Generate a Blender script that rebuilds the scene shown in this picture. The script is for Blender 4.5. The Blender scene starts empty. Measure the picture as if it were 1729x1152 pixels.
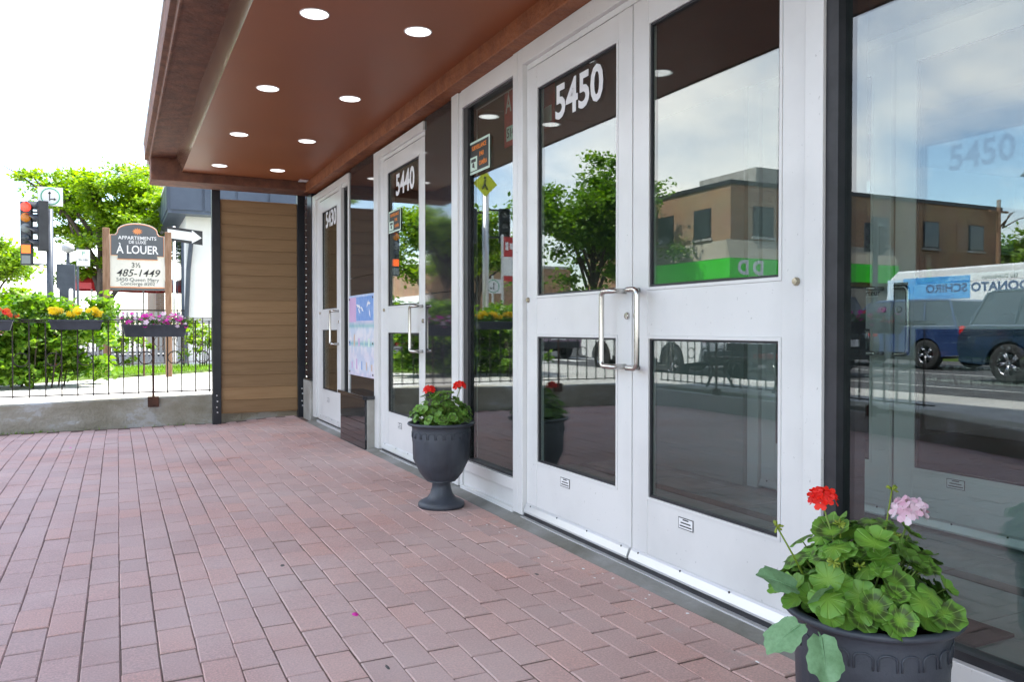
import bpy, bmesh, math, random
import numpy as np
from mathutils import Matrix, Vector
R = math.radians
random.seed(7); rng = np.random.default_rng(11)
sc = bpy.context.scene
COL = sc.collection

# ------------------------------------------------------------------ camera, sky, sun, exposure
cam = bpy.data.cameras.new('camera'); cam.lens = 28.317; cam.sensor_width = 36.0
cam.clip_start = 0.05; cam.clip_end = 2000
cam_o = bpy.data.objects.new('camera', cam); COL.objects.link(cam_o)
cam_o.location = (-1.98, 0, 1.03); cam_o.rotation_euler = (R(90 - 0.885), 0, R(-26.1))
sc.camera = cam_o
SUN_EL, SUN_AZ = 58.0, 89.3          # azimuth measured from +Y towards +X
w = bpy.data.worlds.new('World'); sc.world = w; w.use_nodes = True
nt = w.node_tree; nt.nodes.clear()
def wn(t, **k):
    n = nt.nodes.new(t)
    for a, b in k.items(): setattr(n, a, b)
    return n
sky = wn('ShaderNodeTexSky', sky_type='NISHITA', sun_disc=False, sun_elevation=R(SUN_EL), sun_rotation=R(SUN_AZ),
         altitude=50, air_density=1.0, dust_density=0.7, ozone_density=1.2)
tc = wn('ShaderNodeTexCoord'); sep = wn('ShaderNodeSeparateXYZ')
nt.links.new(tc.outputs['Generated'], sep.inputs[0])
mx = wn('ShaderNodeMath', operation='MAXIMUM'); mx.inputs[1].default_value = 0.0
nt.links.new(sep.outputs['Z'], mx.inputs[0])
ad = wn('ShaderNodeMath', operation='ADD'); ad.inputs[1].default_value = 0.22
nt.links.new(mx.outputs[0], ad.inputs[0])
dv = wn('ShaderNodeVectorMath', operation='SCALE')
inv = wn('ShaderNodeMath', operation='DIVIDE'); inv.inputs[0].default_value = 1.0
nt.links.new(ad.outputs[0], inv.inputs[1])
nt.links.new(tc.outputs['Generated'], dv.inputs[0]); nt.links.new(inv.outputs[0], dv.inputs['Scale'])
mp = wn('ShaderNodeMapping'); mp.inputs['Location'].default_value = (3.1, 1.7, 0); mp.inputs['Scale'].default_value = (1.0, 1.0, 0.25)
nt.links.new(dv.outputs[0], mp.inputs[0])
cl = wn('ShaderNodeTexNoise'); cl.inputs['Scale'].default_value = 0.9; cl.inputs['Detail'].default_value = 9; cl.inputs['Roughness'].default_value = 0.55
cl.inputs['Distortion'].default_value = 0.4
nt.links.new(mp.outputs[0], cl.inputs['Vector'])
rp = wn('ShaderNodeValToRGB'); rp.color_ramp.elements[0].position = 0.43; rp.color_ramp.elements[1].position = 0.72
nt.links.new(cl.outputs['Fac'], rp.inputs[0])
mixw = wn('ShaderNodeMix', data_type='RGBA'); mixw.inputs['B'].default_value = (8.6, 8.2, 7.6, 1)
sk2 = wn('ShaderNodeVectorMath', operation='SCALE'); sk2.inputs['Scale'].default_value = 1.0
nt.links.new(sky.outputs[0], sk2.inputs[0])
nt.links.new(rp.outputs[0], mixw.inputs['Factor']); nt.links.new(sk2.outputs[0], mixw.inputs['A'])
bg = wn('ShaderNodeBackground'); bg.inputs['Strength'].default_value = 0.115
nt.links.new(mixw.outputs['Result'], bg.inputs['Color'])
wo = wn('ShaderNodeOutputWorld'); nt.links.new(bg.outputs[0], wo.inputs[0])

sun = bpy.data.lights.new('sun', 'SUN'); sun.energy = 3.0; sun.angle = R(0.6); sun.color = (1.0, 0.95, 0.87)
sun_o = bpy.data.objects.new('sun', sun); COL.objects.link(sun_o); sun_o.location = (20, 5, 40)
sd = Vector((math.sin(R(SUN_AZ)) * math.cos(R(SUN_EL)), math.cos(R(SUN_AZ)) * math.cos(R(SUN_EL)), math.sin(R(SUN_EL))))
sun_o.rotation_euler = sd.to_track_quat('Z', 'Y').to_euler()

sc.view_settings.view_transform = 'Standard'; sc.view_settings.look = 'None'
sc.view_settings.gamma = 1.0; sc.view_settings.use_curve_mapping = False
sc.view_settings.exposure = 2.45
sc.render.engine = 'CYCLES'
sc.cycles.use_denoising = True
sc.cycles.max_bounces = 9; sc.cycles.diffuse_bounces = 4; sc.cycles.glossy_bounces = 5
sc.cycles.transparent_max_bounces = 16; sc.cycles.caustics_reflective = False; sc.cycles.caustics_refractive = False
sc.cycles.sample_clamp_indirect = 6.0

# ------------------------------------------------------------------ helpers
class MB:
    def __init__(s): s.v = []; s.f = []
    def add(s, v, f):
        o = len(s.v); s.v += [tuple(p) for p in v]; s.f += [tuple(i + o for i in q) for q in f]; return s
    def box(s, x0, x1, y0, y1, z0, z1):
        if x0 > x1: x0, x1 = x1, x0
        if y0 > y1: y0, y1 = y1, y0
        if z0 > z1: z0, z1 = z1, z0
        v = [(x0,y0,z0),(x1,y0,z0),(x1,y1,z0),(x0,y1,z0),(x0,y0,z1),(x1,y0,z1),(x1,y1,z1),(x0,y1,z1)]
        return s.add(v, [(0,3,2,1),(4,5,6,7),(0,1,5,4),(1,2,6,5),(2,3,7,6),(3,0,4,7)])
    def cbox(s, c, d, M=None):
        v = [(c[0]+a*d[0]/2, c[1]+b*d[1]/2, c[2]+e*d[2]/2) for e in (-1,1) for a,b in ((-1,-1),(1,-1),(1,1),(-1,1))]
        if M is not None: v = [tuple(M @ Vector(p)) for p in v]
        return s.add(v, [(0,3,2,1),(4,5,6,7),(0,1,5,4),(1,2,6,5),(2,3,7,6),(3,0,4,7)])
    def prism(s, poly, axis, a0, a1):
        """poly of 2-D points (other two axes in x,y,z order), extruded along axis"""
        n = len(poly); v = []
        for a in (a0, a1):
            for p in poly:
                q = list(p); q.insert(axis, a); v.append(tuple(q))
        f = [tuple(range(n-1,-1,-1)), tuple(range(n, 2*n))]
        f += [(i, (i+1) % n, n+(i+1) % n, n+i) for i in range(n)]
        return s.add(v, f)
    def tube(s, pts, r, n=8, closed=False, caps=True):
        pts = [Vector(p) for p in pts]; m = len(pts)
        rs = r if isinstance(r, (list, tuple)) else [r]*m
        v = []; up = None
        for i, p in enumerate(pts):
            if closed: t = pts[(i+1) % m] - pts[i-1]
            else: t = pts[min(i+1, m-1)] - pts[max(i-1, 0)]
            t = t.normalized() if t.length > 1e-9 else Vector((0,0,1))
            if up is None:
                up = Vector((0,0,1)) if abs(t.z) < 0.9 else Vector((1,0,0))
            a = t.cross(up)
            a = a.normalized() if a.length > 1e-6 else t.orthogonal().normalized()
            b = a.cross(t).normalized(); up = b
            v += [tuple(p + (a*math.cos(2*math.pi*k/n) + b*math.sin(2*math.pi*k/n))*rs[i]) for k in range(n)]
        f = []
        for i in range(m if closed else m-1):
            j = (i+1) % m
            f += [(i*n+k, j*n+k, j*n+(k+1) % n, i*n+(k+1) % n) for k in range(n)]
        if caps and not closed: f += [tuple(range(n)), tuple(range((m-1)*n+n-1, (m-1)*n-1, -1))]
        return s.add(v, f)
    def lathe(s, prof, n=32, c=(0,0,0), mod=None, axis='z', caps=True):
        v = []
        for i, (r, z) in enumerate(prof):
            for k in range(n):
                a = 2*math.pi*k/n; rr = r*(mod(a, i) if mod else 1)
                p = (rr*math.cos(a), rr*math.sin(a), z)
                if axis == 'x': p = (p[2], p[0], p[1])
                if axis == 'y': p = (p[1], p[2], p[0])
                v.append((c[0]+p[0], c[1]+p[1], c[2]+p[2]))
        f = [(i*n+k, i*n+(k+1) % n, (i+1)*n+(k+1) % n, (i+1)*n+k) for i in range(len(prof)-1) for k in range(n)]
        if caps: f += [tuple(range(n-1,-1,-1)), tuple(range((len(prof)-1)*n, len(prof)*n))]
        return s.add(v, f)
    def mesh(s, name='mesh', smooth=False):
        me = bpy.data.meshes.new(name); me.from_pydata(s.v, [], s.f); me.update()
        if smooth: me.polygons.foreach_set('use_smooth', [True]*len(me.polygons))
        return me
    def build(s, name, mat, parent=None, smooth=False, bevel=0, auto=False):
        me = s.mesh(name, smooth or auto)
        if auto: me.set_sharp_from_angle(angle=R(38))
        return link(name, me, mat, parent, bevel)

def link(name, me, mat, parent=None, bevel=0):
    o = bpy.data.objects.new(name, me); COL.objects.link(o)
    if mat is not None and not me.materials: me.materials.append(mat)
    if parent is not None: o.parent = parent
    if bevel:
        b = o.modifiers.new('bevel', 'BEVEL'); b.width = bevel; b.segments = 2; b.limit_method = 'ANGLE'; b.angle_limit = R(40)
    return o
def tag(o, label, cat=None, group=None, kind=None):
    if label: o['label'] = label
    if cat: o['category'] = cat
    if group: o['group'] = group
    if kind: o['kind'] = kind
    return o
def thing(name, label, cat, loc=(0,0,0), rz=0, group=None):
    o = bpy.data.objects.new(name, None); COL.objects.link(o); o.empty_display_size = 0.2
    o.location = loc; o.rotation_euler = (0, 0, rz)
    return tag(o, label, cat, group)
def copy_tree(o, parent=None):
    c = o.copy(); COL.objects.link(c); c.parent = parent
    for ch in list(o.children): copy_tree(ch, c)
    return c

# ------------------------------------------------------------------ materials
def newmat(name):
    m = bpy.data.materials.new(name); m.use_nodes = True
    return m, m.node_tree, m.node_tree.nodes['Principled BSDF']
def N(t, ty, **k):
    n = t.nodes.new(ty)
    for a, b in k.items(): setattr(n, a, b)
    return n
def mat(name, col, rough=0.5, metal=0.0, col2=None, scale=6.0, bump=0.0, bscale=None, detail=5, spec=None, coat=0, stretch=None, rand=0.0, contrast=(0.35, 0.65), emit=0, rvar=0.0):
    m, t, p = newmat(name)
    p.inputs['Roughness'].default_value = rough; p.inputs['Metallic'].default_value = metal
    p.inputs['Base Color'].default_value = (*col, 1)
    if spec is not None: p.inputs['Specular IOR Level'].default_value = spec
    if coat: p.inputs['Coat Weight'].default_value = coat; p.inputs['Coat Roughness'].default_value = 0.05
    if emit: p.inputs['Emission Color'].default_value = (*col, 1); p.inputs['Emission Strength'].default_value = emit
    co = N(t, 'ShaderNodeTexCoord'); vec = co.outputs['Object']
    if stretch:
        mpn = N(t, 'ShaderNodeMapping'); mpn.inputs['Scale'].default_value = stretch
        t.links.new(vec, mpn.inputs[0]); vec = mpn.outputs[0]
    colout = None
    if col2 is not None:
        nz = N(t, 'ShaderNodeTexNoise'); nz.inputs['Scale'].default_value = scale; nz.inputs['Detail'].default_value = detail; nz.inputs['Roughness'].default_value = 0.6
        t.links.new(vec, nz.inputs['Vector'])
        r = N(t, 'ShaderNodeValToRGB'); r.color_ramp.elements[0].position = contrast[0]; r.color_ramp.elements[1].position = contrast[1]
        r.color_ramp.elements[0].color = (*col, 1); r.color_ramp.elements[1].color = (*col2, 1)
        t.links.new(nz.outputs['Fac'], r.inputs[0]); colout = r.outputs[0]
        if rvar:
            mr = N(t, 'ShaderNodeMapRange'); mr.inputs['To Min'].default_value = rough - rvar; mr.inputs['To Max'].default_value = rough + rvar
            t.links.new(nz.outputs['Fac'], mr.inputs[0]); t.links.new(mr.outputs[0], p.inputs['Roughness'])
    if rand:
        g = N(t, 'ShaderNodeNewGeometry'); oi = N(t, 'ShaderNodeObjectInfo')
        a = N(t, 'ShaderNodeMath', operation='ADD'); fr = N(t, 'ShaderNodeMath', operation='FRACT')
        t.links.new(g.outputs['Random Per Island'], a.inputs[0]); t.links.new(oi.outputs['Random'], a.inputs[1]); t.links.new(a.outputs[0], fr.inputs[0])
        mr = N(t, 'ShaderNodeMapRange'); mr.inputs['To Min'].default_value = 1 - rand; mr.inputs['To Max'].default_value = 1 + rand
        t.links.new(fr.outputs[0], mr.inputs[0])
        hs = N(t, 'ShaderNodeHueSaturation')
        if colout is not None: t.links.new(colout, hs.inputs['Color'])
        else: hs.inputs['Color'].default_value = (*col, 1)
        t.links.new(mr.outputs[0], hs.inputs['Value']); colout = hs.outputs[0]
    if colout is not None: t.links.new(colout, p.inputs['Base Color'])
    if bump:
        bz = N(t, 'ShaderNodeTexNoise'); bz.inputs['Scale'].default_value = bscale or scale*4; bz.inputs['Detail'].default_value = 6
        t.links.new(vec, bz.inputs['Vector'])
        bp = N(t, 'ShaderNodeBump'); bp.inputs['Strength'].default_value = bump; bp.inputs['Distance'].default_value = 0.01
        t.links.new(bz.outputs['Fac'], bp.inputs['Height']); t.links.new(bp.outputs[0], p.inputs['Normal'])
    return m
def leafmat(name, c1, c2, trans=0.35, rough=0.5):
    m, t, p = newmat(name)
    g = N(t, 'ShaderNodeNewGeometry'); oi = N(t, 'ShaderNodeObjectInfo')
    a = N(t, 'ShaderNodeMath', operation='ADD'); fr = N(t, 'ShaderNodeMath', operation='FRACT')
    t.links.new(g.outputs['Random Per Island'], a.inputs[0]); t.links.new(oi.outputs['Random'], a.inputs[1]); t.links.new(a.outputs[0], fr.inputs[0])
    r = N(t, 'ShaderNodeValToRGB'); r.color_ramp.elements[0].color = (*c1, 1); r.color_ramp.elements[1].color = (*c2, 1)
    t.links.new(fr.outputs[0], r.inputs[0]); t.links.new(r.outputs[0], p.inputs['Base Color'])
    p.inputs['Roughness'].default_value = rough
    tr = N(t, 'ShaderNodeBsdfTranslucent'); hs = N(t, 'ShaderNodeHueSaturation'); hs.inputs['Value'].default_value = 1.6; hs.inputs['Saturation'].default_value = 1.1
    t.links.new(r.outputs[0], hs.inputs['Color']); t.links.new(hs.outputs[0], tr.inputs['Color'])
    ms = N(t, 'ShaderNodeMixShader'); ms.inputs[0].default_value = trans
    t.links.new(p.outputs[0], ms.inputs[1]); t.links.new(tr.outputs[0], ms.inputs[2])
    t.links.new(ms.outputs[0], t.nodes['Material Output'].inputs['Surface'])
    return m
def glassmat(name, f0, tint, wob=0.0):
    m, t, p = newmat(name); t.nodes.remove(p)
    g = N(t, 'ShaderNodeNewGeometry'); d = N(t, 'ShaderNodeVectorMath', operation='DOT_PRODUCT')
    t.links.new(g.outputs['Normal'], d.inputs[0]); t.links.new(g.outputs['Incoming'], d.inputs[1])
    ab = N(t, 'ShaderNodeMath', operation='ABSOLUTE'); t.links.new(d.outputs['Value'], ab.inputs[0])
    om = N(t, 'ShaderNodeMath', operation='SUBTRACT'); om.inputs[0].default_value = 1.0; t.links.new(ab.outputs[0], om.inputs[1])
    pw = N(t, 'ShaderNodeMath', operation='POWER'); pw.inputs[1].default_value = 5.0; t.links.new(om.outputs[0], pw.inputs[0])
    ma = N(t, 'ShaderNodeMath', operation='MULTIPLY_ADD'); ma.inputs[1].default_value = 1 - f0; ma.inputs[2].default_value = f0; t.links.new(pw.outputs[0], ma.inputs[0])
    tr = N(t, 'ShaderNodeBsdfTransparent'); tr.inputs[0].default_value = (*tint, 1)
    gl = N(t, 'ShaderNodeBsdfAnisotropic') if False else N(t, 'ShaderNodeBsdfGlossy'); gl.inputs['Roughness'].default_value = 0.0; gl.inputs['Color'].default_value = (0.97, 0.99, 1, 1)
    if wob:
        co = N(t, 'ShaderNodeTexCoord'); nz = N(t, 'ShaderNodeTexNoise'); nz.inputs['Scale'].default_value = 2.2; nz.inputs['Detail'].default_value = 0
        t.links.new(co.outputs['Object'], nz.inputs['Vector'])
        bp = N(t, 'ShaderNodeBump'); bp.inputs['Strength'].default_value = wob; bp.inputs['Distance'].default_value = 0.01
        t.links.new(nz.outputs['Fac'], bp.inputs['Height']); t.links.new(bp.outputs[0], gl.inputs['Normal'])
    ms = N(t, 'ShaderNodeMixShader'); t.links.new(ma.outputs[0], ms.inputs[0]); t.links.new(tr.outputs[0], ms.inputs[1]); t.links.new(gl.outputs[0], ms.inputs[2])
    t.links.new(ms.outputs[0], t.nodes['Material Output'].inputs['Surface'])
    return m
def brickmat(name, c1, c2, mortar, scale=1.0, axis='x'):
    """brick courses as print for walls too far or too hidden to pick bricks apart"""
    m, t, p = newmat(name); p.inputs['Roughness'].default_value = 0.9
    co = N(t, 'ShaderNodeTexCoord'); s_ = N(t, 'ShaderNodeSeparateXYZ'); cb = N(t, 'ShaderNodeCombineXYZ')
    t.links.new(co.outputs['Object'], s_.inputs[0])
    a = N(t, 'ShaderNodeMath', operation='ADD'); t.links.new(s_.outputs['X'], a.inputs[0]); t.links.new(s_.outputs['Y'], a.inputs[1])
    t.links.new(a.outputs[0], cb.inputs[0]); t.links.new(s_.outputs['Z'], cb.inputs[1])
    b = N(t, 'ShaderNodeTexBrick'); b.inputs['Color1'].default_value = (*c1, 1); b.inputs['Color2'].default_value = (*c2, 1); b.inputs['Mortar'].default_value = (*mortar, 1)
    b.inputs['Scale'].default_value = 1.0/scale; b.inputs['Brick Width'].default_value = 0.215; b.inputs['Row Height'].default_value = 0.075; b.inputs['Mortar Size'].default_value = 0.010
    t.links.new(cb.outputs[0], b.inputs['Vector'])
    nz = N(t, 'ShaderNodeTexNoise'); nz.inputs['Scale'].default_value = 0.7; t.links.new(co.outputs['Object'], nz.inputs['Vector'])
    mxx = N(t, 'ShaderNodeMix', data_type='RGBA', blend_type='MULTIPLY'); mxx.inputs['Factor'].default_value = 0.5
    t.links.new(b.outputs['Color'], mxx.inputs['A']); t.links.new(nz.outputs['Color'], mxx.inputs['B'])
    mx2 = N(t, 'ShaderNodeMix', data_type='RGBA'); mx2.inputs['Factor'].default_value = 0.3
    t.links.new(b.outputs['Color'], mx2.inputs['B']); t.links.new(mxx.outputs['Result'], mx2.inputs['A'])
    t.links.new(mx2.outputs['Result'], p.inputs['Base Color'])
    bp = N(t, 'ShaderNodeBump'); bp.inputs['Strength'].default_value = 0.4; bp.inputs['Distance'].default_value = 0.008; bp.invert = True
    t.links.new(b.outputs['Fac'], bp.inputs['Height']); t.links.new(bp.outputs[0], p.inputs['Normal'])
    return m
M = {}
M['alu'] = mat('white_aluminium', (0.68,0.68,0.67), 0.36, 0.0, (0.725,0.725,0.715), 1.6, bump=0.02, bscale=60, coat=0.15)
def speckle(m, scale=70, lo=0.70, hi=0.76, dark=0.35, amt=0.55):
    t = m.node_tree; p = t.nodes['Principled BSDF']; src = p.inputs['Base Color'].links[0].from_socket
    g = N(t, 'ShaderNodeNewGeometry'); nz = N(t, 'ShaderNodeTexNoise'); nz.inputs['Scale'].default_value = scale; nz.inputs['Detail'].default_value = 2; t.links.new(g.outputs['Position'], nz.inputs['Vector'])
    n2 = N(t, 'ShaderNodeTexNoise'); n2.inputs['Scale'].default_value = 2.3; n2.inputs['Detail'].default_value = 5; t.links.new(g.outputs['Position'], n2.inputs['Vector'])
    a_ = N(t, 'ShaderNodeMapRange'); a_.inputs['From Min'].default_value = lo; a_.inputs['From Max'].default_value = hi; a_.inputs['To Max'].default_value = amt; t.links.new(nz.outputs['Fac'], a_.inputs[0])
    b_ = N(t, 'ShaderNodeMapRange'); b_.inputs['From Min'].default_value = 0.5; b_.inputs['From Max'].default_value = 0.75; b_.inputs['To Max'].default_value = 0.22; t.links.new(n2.outputs['Fac'], b_.inputs[0])
    mxm = N(t, 'ShaderNodeMath', operation='MAXIMUM'); t.links.new(a_.outputs[0], mxm.inputs[0]); t.links.new(b_.outputs[0], mxm.inputs[1])
    mc = N(t, 'ShaderNodeMix', data_type='RGBA'); mc.inputs['B'].default_value = (dark,dark,dark*0.97,1); t.links.new(mxm.outputs[0], mc.inputs['Factor']); t.links.new(src, mc.inputs['A']); t.links.new(mc.outputs['Result'], p.inputs['Base Color'])
speckle(M['alu'])
M['alu_sweep'] = mat('mill_aluminium', (0.70,0.70,0.69), 0.36, 0.4, (0.74,0.75,0.77), 5)
M['steel'] = mat('brushed_steel', (0.52,0.50,0.47), 0.24, 1.0, (0.60,0.58,0.55), 40, stretch=(1,1,0.05))
M['rubber'] = mat('black_gasket', (0.012,0.013,0.016), 0.5, 0, (0.03,0.03,0.035), 8)
M['glass'] = glassmat('reflective_glass', 0.10, (0.78,0.84,0.82), 0.0035)
M['glass_in'] = glassmat('inner_glass', 0.07, (0.90,0.94,0.93), 0.001)
M['white_vinyl'] = mat('white_vinyl', (0.82,0.82,0.82), 0.45, 0, (0.76,0.76,0.77), 8)
M['black_ink'] = mat('black_ink', (0.015,0.015,0.017), 0.5, 0, (0.03,0.03,0.03), 9)
def granite(name):
    m, t, p = newmat(name); p.inputs['Roughness'].default_value = 0.09; p.inputs['Specular IOR Level'].default_value = 0.65
    co = N(t, 'ShaderNodeTexCoord'); nz = N(t, 'ShaderNodeTexNoise'); nz.inputs['Scale'].default_value = 260; nz.inputs['Detail'].default_value = 4
    t.links.new(co.outputs['Object'], nz.inputs['Vector'])
    r = N(t, 'ShaderNodeValToRGB'); r.color_ramp.elements[0].position = 0.42; r.color_ramp.elements[1].position = 0.78
    r.color_ramp.elements[0].color = (0.008,0.009,0.011,1); r.color_ramp.elements[1].color = (0.07,0.072,0.078,1)
    t.links.new(nz.outputs['Fac'], r.inputs[0]); t.links.new(r.outputs[0], p.inputs['Base Color'])
    n2 = N(t, 'ShaderNodeTexNoise'); n2.inputs['Scale'].default_value = 3.0; t.links.new(co.outputs['Object'], n2.inputs['Vector'])
    mr = N(t, 'ShaderNodeMapRange'); mr.inputs['To Min'].default_value = 0.015; mr.inputs['To Max'].default_value = 0.07
    t.links.new(n2.outputs['Fac'], mr.inputs[0]); t.links.new(mr.outputs[0], p.inputs['Roughness'])
    return m
M['granite'] = granite('black_granite')
M['soffit'] = mat('brown_soffit', (0.285,0.088,0.032), 0.42, 0, (0.325,0.105,0.040), 1.3, bump=0.03, bscale=3, rvar=0.08)
M['stucco'] = mat('brown_stucco', (0.105,0.040,0.024), 0.72, 0, (0.20,0.078,0.042), 9, bump=0.9, bscale=38)
M['stucco2'] = mat('brown_stucco_beam', (0.20,0.062,0.022), 0.60, 0, (0.32,0.11,0.040), 12, bump=0.8, bscale=46)
M['flash'] = mat('brown_flashing', (0.22,0.12,0.085), 0.22, 0.55, (0.30,0.18,0.13), 4)
M['concrete'] = mat('concrete', (0.27,0.26,0.23), 0.9, 0, (0.42,0.41,0.38), 3.0, bump=0.35, bscale=45)
M['concrete_wet'] = mat('concrete_stained', (0.14,0.135,0.11), 0.85, 0, (0.30,0.30,0.29), 2.6, bump=0.4, bscale=40, contrast=(0.3,0.7))
M['walk'] = mat('sidewalk_concrete', (0.40,0.39,0.36), 0.92, 0, (0.50,0.49,0.46), 1.4, bump=0.2, bscale=70)
M['asphalt'] = mat('asphalt', (0.052,0.053,0.056), 0.9, 0, (0.085,0.086,0.088), 2.2, bump=0.3, bscale=120)
M['paint'] = mat('road_paint', (0.62,0.62,0.60), 0.8, 0, (0.40,0.40,0.39), 7)
M['lawn_soil'] = mat('lawn_soil', (0.07,0.12,0.02), 0.95, 0, (0.11,0.17,0.03), 5, bump=0.3)
M['iron'] = mat('black_iron', (0.016,0.014,0.014), 0.45, 0.3, (0.045,0.030,0.024), 14, bump=0.1, bscale=90)
M['rust'] = mat('rusty_iron', (0.035,0.017,0.012), 0.75, 0.2, (0.11,0.045,0.025), 16, bump=0.3)
M['navy'] = mat('dark_navy_steel', (0.010,0.012,0.017), 0.36, 0.2, (0.020,0.023,0.030), 5)
M['bolt'] = mat('zinc_bolt', (0.62,0.62,0.62), 0.35, 0.8)
M['plank'] = mat('brown_composite', (0.23,0.132,0.057), 0.62, 0, (0.33,0.205,0.10), 9, bump=0.15, bscale=70, stretch=(0.12,1,1.2), rand=0.16)
M['plastic'] = mat('charcoal_plastic', (0.026,0.032,0.043), 0.48, 0, (0.072,0.082,0.102), 5, bump=0.12, bscale=220, contrast=(0.3,0.8))
M['soil'] = mat('potting_soil', (0.018,0.012,0.008), 1.0, 0, (0.04,0.028,0.02), 40, bump=0.9)
M['wood_post'] = mat('cedar_post', (0.20,0.105,0.055), 0.75, 0, (0.30,0.185,0.12), 8, stretch=(4,4,0.5), bump=0.2)
M['sign_cream'] = mat('cream_sign', (0.72,0.70,0.62), 0.5, 0, (0.66,0.64,0.57), 4)
M['sign_grey'] = mat('grey_sign', (0.085,0.095,0.105), 0.5, 0, (0.10,0.11,0.12), 5)
M['sign_orange'] = mat('orange_sign', (0.70,0.27,0.10), 0.5, 0, (0.62,0.23,0.08), 5)
M['red'] = mat('red_paint', (0.52,0.022,0.022), 0.45, 0, (0.42,0.02,0.02), 6)
M['orange'] = mat('orange_print', (0.85,0.24,0.02), 0.5, 0, (0.76,0.2,0.02), 9)
M['mint'] = mat('mint_print', (0.55,0.70,0.58), 0.5, 0, (0.60,0.74,0.63), 9)
M['white'] = mat('white_paint', (0.78,0.78,0.77), 0.5, 0, (0.72,0.72,0.72), 3)
M['bark'] = mat('bark', (0.055,0.042,0.032), 0.95, 0, (0.10,0.08,0.065), 9, bump=0.8, bscale=20, stretch=(1,1,0.3))
M['leaf_lime'] = leafmat('lime_leaves', (0.09,0.19,0.010), (0.25,0.37,0.015), 0.45)
M['leaf_green'] = leafmat('green_leaves', (0.075,0.17,0.015), (0.19,0.32,0.03), 0.45)
M['leaf_hedge'] = leafmat('hedge_leaves', (0.05,0.14,0.012), (0.20,0.33,0.03), 0.4)
M['leaf_flower'] = leafmat('bedding_leaves', (0.03,0.09,0.012), (0.10,0.20,0.03), 0.3)
M['grass'] = leafmat('grass_blades', (0.11,0.23,0.015), (0.22,0.36,0.035), 0.4)
def petal(name, c1, c2): return leafmat(name, c1, c2, 0.25, 0.6)
M['yellow'] = petal('yellow_petals', (0.85,0.62,0.002), (0.92,0.76,0.006))
M['magenta'] = petal('magenta_petals', (0.62,0.02,0.32), (0.75,0.06,0.45))
M['redp'] = petal('red_petals', (0.70,0.008,0.006), (0.85,0.03,0.012))
M['orangep'] = petal('orange_petals', (0.75,0.08,0.01), (0.8,0.16,0.02))
M['pinkp'] = petal('pale_pink_petals', (0.78,0.50,0.62), (0.84,0.72,0.78))
M['bud'] = leafmat('green_buds', (0.20,0.30,0.03), (0.36,0.42,0.06), 0.3)
M['stem'] = leafmat('green_stems', (0.12,0.20,0.03), (0.2,0.3,0.05), 0.2)

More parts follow.
